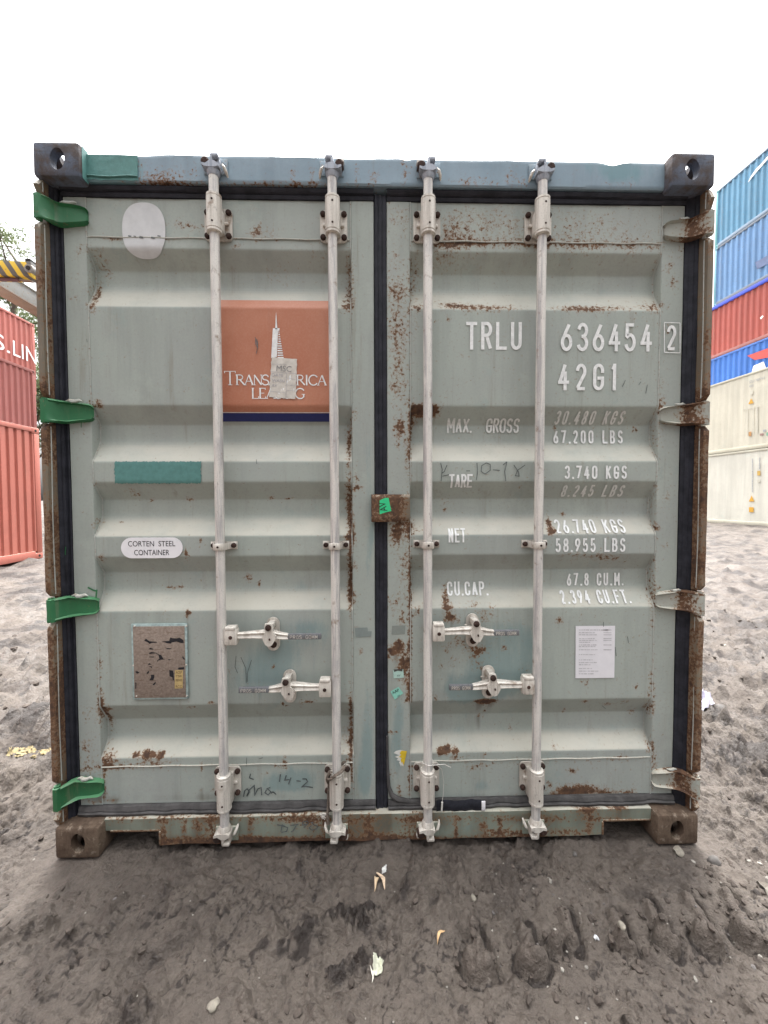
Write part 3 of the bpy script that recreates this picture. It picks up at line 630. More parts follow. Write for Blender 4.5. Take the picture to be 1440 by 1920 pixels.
# side gaskets (left/right of travel chosen so the strip faces the camera)
def vg(x0, x1, parent, yl, yr, zt=2.486, zb=.118, mats=(M_rub,)):
    w_ = x1-x0
    prof = [(0, yl+.03), (-.001, yl), (-.10*w_, yl-.003), (-.30*w_, yl*.7+yr*.3-.0005), (-.34*w_, yl*.6+yr*.4+.0015), (-.40*w_, yl*.6+yr*.4), (-.62*w_, yl*.4+yr*.6-.001), (-.66*w_, yr+.001), (-.9*w_, yr-.002), (-.99*w_, yr), (-w_, yr+.03)]
    return gasket(parent, ((x0, zb), (x0, zt)), prof, mats=mats, nseg=90, amp=.0012)
vg(-1.2028, -1.1685, doorL, .046, .064)
vg(1.1605, 1.2028, doorR, .064, .046)
vg(-.0245, .0215, doorR, .062, .064, zb=.120, zt=2.47)
def hg(x0, x1, z0, z1, parent, mats, y0, y1, amp=.0012, name='gasket'):
    h = z1-z0
    prof = [(0, y0+.04), (.02*h, y0), (.30*h, y0-.004), (.42*h, y0+.001), (.46*h, (y0+y1)/2+.004), (.54*h, (y0+y1)/2-.004), (.80*h, y1-.005), (.94*h, y1-.002), (h, y1+.03)]
    return gasket(parent, ((x0, z0), (x1, z0)), prof, name, mats, 120, amp)
hg(-1.168, -.026, 2.4475, 2.4855, doorL, (M_rub,), .060, .052)
hg(.023, 1.160, 2.4475, 2.4855, doorR, (M_rub,), .060, .052)
hg(-1.168, -.026, .1205, .1575, doorL, (M_rubg,), .050, .058, .003)
hg(.023, 1.160, .1205, .1575, doorR, (M_rubg,), .050, .058, .003)
# torn rubber lip at the bottom inner corner of the right door, black tape further right
mb = MB()
pth = [(726,1380),(727,1440),(729,1475),(734,1490),(745,1498),(765,1502),(790,1504)]
mb.tube([tuple(at(a, b, .058)) for a, b in pth], [.004, .005, .007, .010, .011, .009, .006], 8)
mb.build('gasket_lip', M_rubg, doorR)
mb = MB()
p0, p1 = at(818, 1500, .045), at(905, 1519, .045)
mb.grid(14, 6, lambda i, j: (p0[0]+(p1[0]-p0[0])*i/13, .0425-.004*math.sin(j/5*math.pi)+.0015*math.sin(i*2.1), p0[2]+(p1[2]-p0[2])*j/5+.003*math.sin(i*.8)), 0, flip=True)
mb.build('gasket_tape', M_rub, doorR)
mb = MB(); mb.box(*(at(903,1510,.038)[0], at(910,1510,.038)[0]), .036, .040, at(906,1519,.038)[2], at(906,1502,.038)[2], .001); mb.build('gasket_tape_end', M_white, doorR)

# hinges
def hinge(side, zc, mat, door, k):
    mb = MB()
    path = [(1.221, .012), (1.2205, .002), (1.217, -.003), (1.202, -.003), (1.194, .004), (1.180, .034), (1.170, .045), (1.155, .0495), (1.12, .051), (1.09, .053), (1.078, .056), (1.074, .0625)]
    hz = [.040, .042, .043, .043, .043, .042, .041, .040, .036, .033, .028, .020]
    drop = [-.004, -.004, -.004, -.004, -.002, 0, 0, 0, 0, 0, 0, 0]
    cr = [-1, -.97, -.86, -.72, 0, .72, .86, .97, 1]; ro = [.012, .000, -.010, .001, .003, .001, -.010, .000, .012]
    def f(i, j):
        x, y = path[j]; nxt = path[min(j+1, len(path)-1)]; prv = path[max(j-1, 0)]
        t = Vector((nxt[0]-prv[0], nxt[1]-prv[1])).normalized(); n = Vector((t.y, -t.x))
        if n.y > 0: n = -n
        w_ = 1.0 if j > 4 else .35; o = ro[i]*w_ if not (j < 5 and abs(cr[i]) < 1) else 0
        wob = .0012*math.sin(j*1.7+i*2.3+k)
        return (side*(x-n.x*o*.5), y+o+wob*.5, zc+drop[j]+cr[i]*hz[j]+wob)
    mb.grid(len(cr), len(path), f, 0, flip=(side < 0))
    # solid backing so the blade has thickness
    mb.box(min(side*1.17, side*1.10), max(side*1.17, side*1.10), .055, .0635, zc-.030, zc+.030, .003)
    mb.tube([(side*1.211, .012, zc-.046), (side*1.211, .012, zc+.043)], .0105, 12)
    mats = [mat]
    h = mb.build('hinge', mats, door, lambda co: np.stack([(0 if mat is M_green else 1)*(.03+.95*np.exp(-((abs(co[:, 0])-1.172)/.022)**2))+(.12 if mat is M_green else .4)*(abs(abs(co[:, 2]-zc)-.038) < .006), 0*co[:, 0], (.02 if mat is M_green else .15)+0*co[:, 0]], 1), 40)
    if mat is M_green:
        h['label'] = 'hinge freshly painted bright green'
        # old sealant / bare paint crust on top edge
        q = MB(); q.tube([(side*(1.165-.012*i), .048+.002*math.sin(i*2), zc+.041+.003*math.sin(i*1.9)) for i in range(6)], [.002, .006, .008, .007, .006, .002], 7); q.build('sealant', M_weld, h)
    else:
        q = MB(); q.tube([(side*(1.165-.010*i), .049, zc+.040+.002*math.sin(i*1.9)) for i in range(5)], [.002, .005, .006, .005, .002], 7); q.build('sealant', M_weld, h)
    return h
for i, z in enumerate(ZL): hinge(-1, z, M_green, doorL, i)
for i, z in enumerate(ZR): hinge(1, z, M_hinge, doorR, i+5)
mb = MB()
ink(mb, [[(166,1101),(176,1106),(184,1108)],[(183,1105),(182,1115),(181,1124)]], YD-.003, .006); mb.build('paint_drip', M_green, doorL, smooth=0)
mb = MB(); ink(mb, [[(125,1025),(124,1040)],[(154,790),(154,802)]], .055, .003); mb.build('paint_drip', M_green, doorL, smooth=0)

# ---------------- lock bars
YB = .020; RB = .0168
BX = [-.599, -.1745, .173, .592]
def cam_parts(mb, x, z, up, mir):
    """forged cam end: z = end of collar, up=+1 for the upper end"""
    s = up
    X = lambda a: x+mir*a
    def bx(a0, a1, y0, y1, c0, c1, b=.003, mat=None):
        zz = sorted((z+s*c0, z+s*c1)); xx = sorted((X(a0), X(a1))); mb.box(xx[0], xx[1], y0, y1, zz[0], zz[1], b, mat)
    mb.tube([(x, YB, z-s*.016), (x, YB, z-s*.006), (x, YB, z+s*.002), (x, YB, z+s*.006)], [.018, .0225, .0235, .019], 18)
    # skirt that spreads from the collar
    out = [(-.024, .004), (-.006, .002), (.012, .002), (.026, .006), (.026, .014), (.010, .024), (-.006, .024), (-.020, .014), (-.034, .017), (-.034, .010)]
    poly = [(X(a), z+s*b) for a, b in out]
    if mir*s > 0: poly = poly[::-1]
    mb.prism(poly, lambda a, b, d: (a, d, b), YB-.024, YB+.012)
    bx(-.004, .024, YB-.022, YB+.014, .040, .052, .003)
    bx(-.006, .004, YB-.022, YB+.014, .018, .048, .003)
    bx(.014, .024, YB-.008, YB+.016, .014, .046, .003)
def keeper(parent, x, z, up, mir, ysurf):
    mb = MB(); s = up; X = lambda a: x+mir*a
    zz = sorted((z+s*.004, z+s*.058)); xx = sorted((X(-.040), X(.046)))
    mb.box(xx[0], xx[1], ysurf-.006, ysurf+.002, zz[0], zz[1], .002)
    mb.tube([(X(.046), ysurf-.004, z-s*.006), (X(.044), ysurf-.016, z+s*.004), (X(.038), ysurf-.022, z+s*.016), (X(.031), ysurf-.020, z+s*.026)], [.003, .0055, .0055, .003], 8, mat=1)
    mb.tube([(X(-.026), ysurf+.002, z+s*.032), (X(-.026), ysurf-.030, z+s*.032), (X(-.026), ysurf-.034, z+s*.032)], [.0155, .0145, .010], 14, mat=2)
    mb.tube([(X(-.036), ysurf-.002, z+s*.050), (X(-.037), ysurf-.018, z+s*.051)], [.007, .005], 8, mat=1)
    return mb.build('keeper', [M_sill if up < 0 else M_head, M_brk, M_bolt], parent, lambda co: np.tile([.25, 0, .3], (len(co), 1)))
def bolt(mb, x, y, z, r=.0105, mat=1, h=.010):
    n = 10
    mb.tube([(x, y+.002, z), (x, y-h*.55, z), (x, y-h*.9, z), (x, y-h, z)], [r, r, r*.72, r*.3], n, mat=mat)
def bearing(bar, x, zc, hz, long_dir, mir):
    """sleeve bearing with a four-bolt base plate; the sleeve runs past the plate in long_dir"""
    mb = MB(); w_ = .0505
    def rr(cx, cz, w, h, r, n=5):
        out = []
        for sx, sz, a0 in ((1, 1, 0), (-1, 1, 90), (-1, -1, 180), (1, -1, 270)):
            out += [(cx+sx*(w-r)+r*math.cos(math.radians(a0+90*k/n)), cz+sz*(h-r)+r*math.sin(math.radians(a0+90*k/n))) for k in range(n+1)]
        return out
    mb.prism(rr(x, zc, w_, hz, .016), lambda a, b, d: (a, d, b), YD-.0085, YD-.0018)
    z0, z1 = (zc-hz*.98, zc+hz*1.36) if long_dir > 0 else (zc-hz*1.40, zc+hz*.98)
    mb.tube([(x, YB, z0), (x, YB, z0+.003), (x, YB, z0+.010), (x, YB, z0+.012), (x, YB, z0+.0135), (x, YB, z1-.0135), (x, YB, z1-.012), (x, YB, z1-.010), (x, YB, z1-.003), (x, YB, z1)],
            [.0225, .0265, .0265, .0245, .0268, .0268, .0245, .0265, .0265, .0225], 24)
    # web from the sleeve to the plate
    mb.box(x-.0262, x+.0262, YB, YD-.004, z0+.014, z1-.014-(.03 if long_dir > 0 else 0)+(0 if long_dir > 0 else 0), .004)
    for sx in (-1, 1):
        mb.box(x+sx*.032-.008, x+sx*.032+.008, YD-.018, YD-.004, zc-.006, zc+.006, .003)
        for sz in (-1, 1): bolt(mb, x+sx*.039, YD-.0085, zc+sz*(hz-.016), .0105, 1, .012)
    for zz in (z0+.030, z1-.030): mb.tube([(x+.002, YB-.0255, zz), (x+.002, YB-.0275, zz)], [.0042, .0036], 9, mat=1)
    return mb.build('bearing_bracket', [M_brk, M_bolt], bar, smooth=40)
def strap(bar, x, zc):
    mb = MB(); hz = .0125
    pr = [(-.049, YD-.002), (-.049, YD-.007), (-.031, YD-.009), (-.0245, YD-.018), (-.0215, YB-.012), (-.015, YB-.0205), (0, YB-.023), (.015, YB-.0205), (.0215, YB-.012), (.0245, YD-.018), (.031, YD-.009), (.049, YD-.007), (.049, YD-.002)]
    mb.grid(len(pr), 4, lambda i, j: (x+pr[i][0], pr[i][1]+(.0015 if j in (0, 3) else 0), zc+(-hz, -hz+.002, hz-.002, hz)[j]), 0, flip=False)
    mb.grid(len(pr), 2, lambda i, j: (x+pr[i][0]*.96, pr[i][1]+(.0015 if j == 0 else .006), zc+hz), 0)
    mb.grid(len(pr), 2, lambda i, j: (x+pr[i][0]*.96, pr[i][1]+(.0015 if j == 0 else .006), zc-hz), 0, flip=True)
    mb.prism([(x+a, zc+b) for a, b in ((-.05, -.015), (.05, -.015), (.05, .015), (-.05, .015))], lambda a, b, d: (a, d, b), YD-.004, YD-.0018)
    for sx in (-1, 1): bolt(mb, x+sx*.038, YD-.007, zc, .0098, 1, .010)
    mb.tube([(x, YB-.0225, zc), (x, YB-.0245, zc)], [.0045, .004], 9, mat=1)
    return mb.build('strap_bracket', [M_brk, M_bolt], bar, smooth=40)
def handle(bar, x, zc, dr, length):
    """dr=+1 handle points right.  hub box on the bar, forged arm, dark flat grip"""
    yb = YB-.004
    hb = MB(); a, b = sorted((x+dr*.016, x+dr*.062))
    hb.box(a, b, YB-.020, YB+.016, zc-.034, zc+.026, .006)
    hb.box(a+.003, b-.003, YB-.022, YB+.014, zc+.022, zc+.036, .005)
    hb.tube([(x+dr*.040, YB-.0195, zc-.004), (x+dr*.040, YB-.0235, zc-.004)], [.0075, .0055], 10, mat=1)
    hub = hb.build('handle_hub', [M_brk, M_bolt], bar)
    mb = MB(); st = [(.058, .0115, .007), (.075, .0115, .008), (.095, .0115, .010), (.125, .0125, .013), (.160, .0145, .014), (.200, .0140, .013), (.228, .0118, .009), (.250, .0105, .007)]
    zc2 = zc-.001
    up_ = [0, 0, .001, .003, .003, .001, -.004, -.006]
    rows = []
    for (d, hz, hy), u in zip(st, up_):
        rows.append([(x+dr*d, yb+hy, zc2+u+hz), (x+dr*d, yb-hy*.6, zc2+u+hz), (x+dr*d, yb-hy, zc2+u+hz*.7), (x+dr*d, yb-hy*.55, zc2+u), (x+dr*d, yb-hy, zc2+u-hz*.7), (x+dr*d, yb-hy*.6, zc2+u-hz), (x+dr*d, yb+hy, zc2+u-hz), (x+dr*d, yb+hy, zc2+u+hz)])
    mb.grid(8, len(rows), lambda i, j: rows[j][i], 0, flip=(dr > 0))
    h = mb.build('handle', [M_brk], bar, smooth=35)
    g = MB(); a, b = sorted((x+dr*.247, x+dr*length)); g.box(a, b, yb-.0065, yb+.0065, zc2-.016, zc2+.005, .0025)
    gr = g.build('handle_grip', M_grip, bar)
    lt = MB()
    # embossed letters on the grip, rubbed bright
    for k in range(9):
        if k == 4: continue
        u0 = a+.010+(b-a-.020)*k/9.0; wv = (b-a-.02)/9*.62
        c = 'PROSSGOMM'[k]
        for pl in GL[c]:
            ribbon(lt, [(u0+wv*p, zc2-.0125+.0125*q) for p, q in pl], .0016, 0, lambda xx, ss, o: (xx, yb-.0071-o, ss), step=.004)
    lt.build('grip_lettering', M_brk, bar, smooth=0)
def catch(door, px, py, tilt):
    """two-bolt catch plate with swivel retainer, door mounted"""
    p = at(px, py, YD-.01); x, z = p[0], p[2]; mb = MB()
    def cap(w, h, n=10):
        return [(w*math.cos(math.radians(a)), h+w*math.sin(math.radians(a))) for a in np.linspace(0, 180, n)]+[(w*math.cos(math.radians(a)), -h+w*math.sin(math.radians(a))) for a in np.linspace(180, 360, n)]
    mb.prism([(x+a, z+b) for a, b in cap(.0245, .040)], lambda a, b, d: (a, d, b), YD-.009, YD-.0016)
    mb.box(x-.016, x+.016, YB+.010, YD-.008, z-.012, z+.012, .004)          # saddle under the handle
    bolt(mb, x+.002, YD-.009, z-.040, .0125, 1, .011)
    # swivel arm in front of the handle
    zt = z+.044
    mb.box(x-.012, x+.012, YB-.010, YD-.008, zt-.012, zt+.010, .004)
    arm = [(-.014, .014), (.010, .014), (.014, .004), (.015, -.018), (.026+tilt*.3, -.032), (.024+tilt*.6, -.044), (.010+tilt, -.066), (-.002+tilt, -.070), (-.014+tilt, -.062), (-.022+tilt*.5, -.044), (-.024+tilt*.3, -.034), (-.014, -.018), (-.016, .004)]
    mb.prism([(x+a, zt+b) for a, b in arm[::-1]], lambda a, b, d: (a, d, b), YB-.026, YB-.016)
    bolt(mb, x-.001, YB-.026, zt+.001, .0115, 1, .008)
    mb.tube([(x+.001+tilt*.6, YB-.0265, zt-.043), (x+.006+tilt*.6, YB-.0267, zt-.042)], .0042, 8, mat=1)
    mb.box(x-.031, x-.022, YD-.012, YD-.004, z+.018, z+.024, .002)
    return mb.build('handle_catch', [M_brk, M_bolt], door, smooth=40)
BT = [at(402,412,.03)[2], at(625,415,.03)[2], at(804,416,.03)[2], at(1018,417,.03)[2]]
BBt = [at(424,1471,.04)[2], at(630,1467,.04)[2], at(801,1463,.04)[2], at(1002,1461,.04)[2]]
MIDZ = [at(418,1026,0)[2], at(630,1025,0)[2], at(800,1023,0)[2], at(1003,1023,0)[2]]
for k, x in enumerate(BX):
    bar = MB(); zt, zb = 2.498, .097
    bar.tube([(x+.0012*math.sin(z*1.3+k), YB, z) for z in np.linspace(zb, zt, 24)], RB, 20)
    b = bar.build('lock_bar', M_bar, box_, smooth=60)
    mir = 1 if k in (0, 2) else -1
    bearing(b, x, BT[k], .058, 1, mir); bearing(b, x, BBt[k], .058, -1, mir); strap(b, x, MIDZ[k])
    for up, z in ((1, 2.508), (-1, .088)):
        cm = MB(); cam_parts(cm, x, z, up, mir); cm.build('cam', M_brk if up < 0 else M_camt, b, smooth=35)
        keeper(header if up > 0 else sill, x, z, up, mir, YH if up > 0 else YS)
    hp = [(436,1194,1,.372),(607,1292,-1,.362),(820,1187,1,.345),(993,1287,-1,.339)][k]
    handle(b, x, at(hp[0], hp[1], 0)[2], hp[2], hp[3])
catch(doorL, 512, 1189, 0.0); catch(doorL, 543, 1287, .012); catch(doorR, 886, 1182, .004); catch(doorR, 916, 1279, .006)

# overlap plate with the green sticker
mb = MB(); q0, q1 = at(696, 927, .02), at(768, 978, .04)
pr = [(q0[0], .056), (q0[0], .030), (q0[0]+.004, .024), (q0[0]+.070, .024), (q0[0]+.095, .034), (q0[0]+.118, .050), (q1[0]+.002, .054), (q1[0]+.004, .064)]
NZ_ = 12
mb.grid(len(pr), NZ_, lambda i, j: (pr[i][0], pr[i][1]+(.006 if j in (0, NZ_-1) else 0), q1[2]+(q0[2]-q1[2])*j/(NZ_-1)), 0)
for zq, fl in ((q1[2], True), (q0[2], False)):
    mb.grid(len(pr), 2, lambda i, j: (pr[i][0], pr[i][1]+.006 if j == 0 else .066, zq), 0, flip=fl)
plate = mb.build('overlap_plate', M_post, doorR, lambda co: np.stack([.85-.6*(co[:, 0] > .065)+.5*np.exp(-((co[:, 0]-.07)/.02)**2)-.5*np.exp(-((co[:, 0]-.0)/.03)**2-((co[:, 2]-q1[2]-.015)/.018)**2), 0*co[:, 0], .2+0*co[:, 0]], 1), 40)

# ---------------- markings
def flat_poly(mb, pts, y, off, mat=None):
    P = [at(a, b, y) for a, b in pts]; mb.add([(p[0], y-off, p[2]) for p in P], [tuple(range(len(P)))[::-1]], mat)
def draped(mb, pxa, pya, pxb, pyb, off, mat=None, nx=14, fn=None):
    x0, s0 = surf(pxa, pya); x1, s1 = surf(pxb, pyb)
    n = max(3, int((s1-s0)/.004)); mb.grid(nx, n, lambda i, j: drape(x0+(x1-x0)*i/(nx-1), s0+(s1-s0)*j/(n-1), off), mat, flip=True)
def text_px(door, txt, x0, x1, y0, y1, t=.0075, cw=.38, mat=M_letter, off=.0012):
    mb = MB(); ym = (y0+y1)/2
    a, s0 = surf((x0+x1)/2, y0); b, s1 = surf((x0+x1)/2, y1); xa, sm = surf(x0, ym); xb, _ = surf(x1, ym)
    stroke_text(mb, txt, xa, xb, s0, s1, t, off, cw)
    o = mb.build('lettering', mat, door, smooth=0); return o
text_px(doorR, 'TRLU', 874, 978, 604, 656, .0125, .40)
text_px(doorR, '636454', 1051, 1222, 606, 659, .0125, .42)
text_px(doorR, '42G1', 1046, 1157, 682, 732, .0125, .42)
text_px(doorR, 'MAX.', 838, 884, 784, 812, .0075, .42, M_letter2); text_px(doorR, 'GROSS', 911, 973, 784, 812, .0075, .40, M_letter2)
text_px(doorR, '30.480 KGS', 1041, 1170, 770, 796, .0075, .34, M_letter2); text_px(doorR, '67.200 LBS', 1037, 1167, 807, 832, .0075, .38)
text_px(doorR, 'TARE', 842, 886, 889, 914, .0075, .38); text_px(doorR, '3.740 KGS', 1058, 1175, 873, 898, .0075, .42); text_px(doorR, '8.245 LBS', 1053, 1169, 909, 931, .0075, .36, M_letter2)
text_px(doorR, 'NET', 841, 873, 991, 1017, .0068, .31); text_px(doorR, '26.740 KGS', 1040, 1170, 974, 1000, .0075, .36); text_px(doorR, '58.955 LBS', 1041, 1172, 1009, 1035, .0075, .40)
text_px(doorR, 'CU.CAP.', 838, 914, 1090, 1117, .0075, .38); text_px(doorR, '67.8 CU.M.', 1062, 1168, 1074, 1098, .0070, .36); text_px(doorR, '2.394 CU.FT.', 1050, 1180, 1106, 1132, .0075, .34)
# boxed check digit, on the stile
mb = MB(); yq = YD-.0035
def zx(px, py): p = at(px, py, yq); return (p[0], p[2])
mpf = lambda x, s, o: (x, yq-o, s)
a, b = zx(1250, 610), zx(1270, 657); stroke_text(mb, '2', a[0], b[0], a[1], b[1], .0115, .0012, .40, mpf)
q = [zx(1245, 605), zx(1274, 606), zx(1274, 662), zx(1245, 661)]
for u, v in zip(q, q[1:]+q[:1]): ribbon(mb, [u, v], .003, .002, mpf)
mb.build('lettering', M_letter, doorR, smooth=0)
# weight-panel repaint square and handwriting
mb = MB(); ink(mb, [[(826,868),(829,880),(827,902)],[(829,893),(842,890)],[(838,872),(833,884),(828,888)],[(874,883),(881,883)],[(894,868),(895,885),(893,900)],[(912,868),(903,873),(902,884),(909,889),(919,882),(919,871),(912,868)],[(924,881),(937,882)],[(950,866),(946,884),(948,902)],[(943,872),(950,866)],[(963,872),(972,885),(973,893),(966,892),(970,882),(984,872)]], None, .0026)
mb.build('handwriting', M_ink, doorR, smooth=0)
mb = MB(); ink(mb, [[(457,1493),(459,1482),(464,1478),(468,1484),(463,1492),(468,1480),(477,1472),(478,1490),(484,1478),(490,1476),(491,1490)],[(500,1480),(497,1486),(503,1490),(508,1484),(501,1478),(507,1476)],[(508,1487),(512,1484),(518,1489)],
  [(526,1451),(524,1465)],[(537,1453),(534,1462),(543,1461)],[(546,1457),(541,1470)],[(556,1463),(564,1464)],[(567,1460),(574,1460),(577,1465),(566,1475),(572,1474),(587,1476)],[(470,1450),(468,1458),(476,1461)]], None, .0042)
mb.build('handwriting', M_ink, doorL, smooth=0)
# scratches
mb = MB(); ink(mb, [[(443,1230),(441,1250),(446,1262)],[(452,1232),(461,1252),(462,1280)],[(472,1237),(464,1262),(464,1278)],[(481,862),(482,870)],[(163,636),(164,642)],[(145,957),(145,967)],[(1151,724),(1153,706)],[(1166,726),(1172,713)],[(1197,722),(1201,716)],[(1210,738),(1213,722)],[(1176,1193),(1178,1205)],[(1153,1213),(1155,1230)],[(1131,1175),(1131,1166)],[(1128,1322),(1135,1328)],[(463,1420),(462,1436)],[(486,1422),(493,1420)],[(1237,640),(1235,655)]], None, .002)
mb.build('scratches', M_ink, doorL, smooth=0)
# vent-shaped white oval
mb = MB(); cx_, cs_ = surf(270, 432); ex = surf(310.5, 432)[0]-cx_; s_t = surf(270, 380)[1]; s_b = surf(270, 486)[1]
nr, na = 10, 48
def ov(i, j):
    a_ = 2*math.pi*i/(na-1); r = j/(nr-1); c, s = math.cos(a_), math.sin(a_); c = math.copysign(abs(c)**.82, c); s = math.copysign(abs(s)**.82, s)
    sc = (s_t+s_b)/2; return drape(cx_+ex*r*c, sc+(s_b-s_t)/2*r*s, .0014)
mb.grid(na, nr, ov, 0); mb.build('white_oval_sticker', plain("grey_white_vinyl", (.56, .57, .575), .6, .06, 25, bump=0), doorL, smooth=30)
mb = MB()
for a_, b_, c_2, d_ in ((241,443,247,3),(251,444,256,4),(262,445,269,5),(284,446,291,4),(296,443,302,2)): ink(mb, [[(a_,b_),(b_ and c_2,b_+1)]], None, .002+d_*.001, .002)
mb.build('sticker_tear', M_ink, doorL, smooth=0)
# orange lessor panel
n = NT("faded_orange_vinyl"); gr_ = n.noise(3, 4, .6); fn_ = n.noise(150, 3, .6); stv = n.noise(40, 3, .5, n.vec((1, 1, .02)))
oc = n.mix(n.rng(gr_, .35, .7), (.40, .15, .085), (.47, .205, .125)); oc = n.mix(n.rng(fn_, .4, .7, 0, .2), oc, (.5, .27, .19)); oc = n.mix(n.rng(stv, .6, .75, 0, .25), oc, (.36, .16, .10))
M_orange = n.done(oc, .5)
mb = MB(); draped(mb, 403, 563, 630, 775, .0014); panel = mb.build('company_panel', M_orange, doorL, smooth=28)
mb = MB(); draped(mb, 403, 774, 630, 790.5, .0018); mb.build('company_panel_stripe', M_navy, doorL, smooth=28)
mb = MB(); draped(mb, 403, 772.4, 630, 774, .0022); mb.build('company_panel_line', M_letter, doorL, smooth=28)
mb = MB()
def dpx(px, py): return surf(px, py)
def dpoly(mb, pts, off):
    P = [dpx(*p) for p in pts]; mb.add([drape(a, b, off) for a, b in P], [tuple(range(len(P)))[::-1]])
dpoly(mb, [(518,585),(520.5,618),(516.3,618)], .003)
dpoly(mb, [(512,616),(524.5,616),(524.3,621),(521.8,621),(519.5,670),(508.8,672)], .003)
for k in range(12):
    y0 = 622+k*4.35; wx = 524.0+k*.72; dpoly(mb, [(520.8 if k > 4 else 522.5, y0), (wx, y0), (wx+.4, y0+2.3), (520.8 if k > 4 else 522.5, y0+2.3)], .003)
for k in range(9): dpoly(mb, [(518.8, 619+k*5.4), (519.6, 619+k*5.4), (519.4, 622+k*5.4), (518.6, 622+k*5.4)], .0034)
# serif capitals: thick and thin strokes
SF = {'T': [([(0,1),(1,1)],.5),([(.5,1),(.5,0)],1.2),([(.3,0),(.7,0)],.45),([(0,1.02),(0,.86)],.6),([(1,1.02),(1,.86)],.6)],
 'R': [([(.2,0),(.2,1)],1.2),([(.05,1),(.5,1)]+arc(.5,.76,.3,.24,90,-90)+[(.2,.52)],.75),([(.5,.52),(1,0)],1.1),([(.05,0),(.38,0)],.45)],
 'A': [([(.08,0),(.5,1)],.6),([(.5,1),(.92,0)],1.2),([(.24,.36),(.76,.36)],.5),([(-.05,0),(.22,0)],.45),([(.76,0),(1.05,0)],.45)],
 'N': [([(.12,0),(.12,1)],.6),([(.1,1),(.88,0)],1.2),([(.88,0),(.88,1)],.6),([(0,0),(.26,0)],.45),([(.74,1),(1,1)],.45)],
 'S': [(GL['S'][0],.9)], 'I': [([(.5,0),(.5,1)],1.2),([(.3,0),(.7,0)],.45),([(.3,1),(.7,1)],.45)],
 'C': [([(.95,.78)]+arc(.55,.5,.5,.5,40,320,20)+[(.95,.2)],.95)], 'L': [([(.2,0),(.2,1)],1.2),([(.05,1),(.4,1)],.45),([(.05,0),(.95,0),(.98,.22)],.55)],
 'E': [([(.2,0),(.2,1)],1.2),([(.05,1),(.9,1),(.9,.84)],.55),([(.2,.52),(.75,.52)],.5),([(.05,0),(.93,0),(.96,.2)],.55)],
 'M': [([(.1,0),(.15,1)],.6),([(.15,1),(.5,.1)],1.1),([(.5,.1),(.85,1)],.6),([(.85,1),(.9,0)],1.2)],
 'G': [([(.95,.78)]+arc(.55,.5,.5,.5,40,320,20)+[(.93,.2)],.95),([(.93,.12),(.93,.42)],1.1),([(.72,.42),(1.08,.42)],.45)]}
def serif(txt, x0, x1, yb, hpx, first=None):
    xa, sb = surf(x0, yb); xb, _ = surf(x1, yb); H = hpx/497.
    W = [H*{'I': .4, 'M': 1.15, 'S': .62, 'E': .72, 'L': .72}.get(c, .92) for c in txt]
    if first: W[0] = first/497.*.8
    gap = ((xb-xa)-sum(W))/max(1, len(txt)-1); x = xa
    for i, (c, wv) in enumerate(zip(txt, W)):
        h = first/497. if (first and i == 0) else H
        for pl, tk in SF[c]: ribbon(mb, [(x+wv*a, sb-h*b) for a, b in pl], .0046*tk, .003, drape, step=.004)
        x += wv+gap
serif('TRANSAMERICA', 422, 612.5, 722, 18.5, 25); serif('LEASING', 472, 571, 747.5, 19)
mb.build('company_lettering', M_letter, panel, smooth=0)
mb = MB(); ink(mb, [[(479,633),(482,643),(484,652),(481,664)],[(482,636),(484,645),(483,652),(480,646),(480,638)]], None, .0022, .004); mb.build('scratches', M_ink, panel, smooth=0)
# torn carrier label stuck over it
mb = MB(); P = [surf(510,671), surf(557.5,674), surf(554.5,749), surf(505,745)]
nx_, ny_ = 12, 16
mb.grid(nx_, ny_, lambda i, j: drape(*[(P[0][k]*(1-i/11)+P[1][k]*i/11)*(1-j/15)+(P[3][k]*(1-i/11)+P[2][k]*i/11)*j/15 + (.0012*math.sin(i*3.1+j*2.3) if (i in (0, 11) or j in (0, 15)) else 0) for k in (0, 1)], off=.0045+.0008*math.sin(i*1.3+j*.9)), 0, flip=True)
lab = mb.build('carrier_label', M_paper, panel, smooth=40)
mb = MB()
def lab_text(txt, u0, u1, v0, v1, mat):
    def fn(a, b):
        u = u0+(u1-u0)*a; v = v1+(v0-v1)*b
        q = [(P[0][k]*(1-u)+P[1][k]*u)*(1-v)+(P[3][k]*(1-u)+P[2][k]*u)*v for k in (0, 1)]; return drape(q[0], q[1], .0062)
    font_text(mb, txt, fn, mat)
lab_text('MSC', .22, .80, .19, .335, 0); lab_text('DAM', .05, .46, .395, .475, 1); lab_text('WASH', .07, .56, .535, .61, 1); lab_text('AV', .08, .28, .665, .735, 1)
def lab_line(a, b, t=.0012):
    Q = [[(P[0][k]*(1-u)+P[1][k]*u)*(1-v)+(P[3][k]*(1-u)+P[2][k]*u)*v for k in (0, 1)] for u, v in (a, b)]; ribbon(mb, Q, t, .0060, drape, 1)
for a, b in (((.02,.36),(.98,.37)),((.62,.37),(.64,.98)),((.64,.5),(.97,.51)),((.64,.66),(.97,.67)),((.64,.8),(.97,.8)),((.03,.86),(.6,.86)),((.03,.17),(.6,.15))): lab_line(a, b)
mb.build('label_print', [plain("faded_grey_print", (.24, .235, .235), .7, .2, 40, bump=0), M_grey], panel, smooth=0)
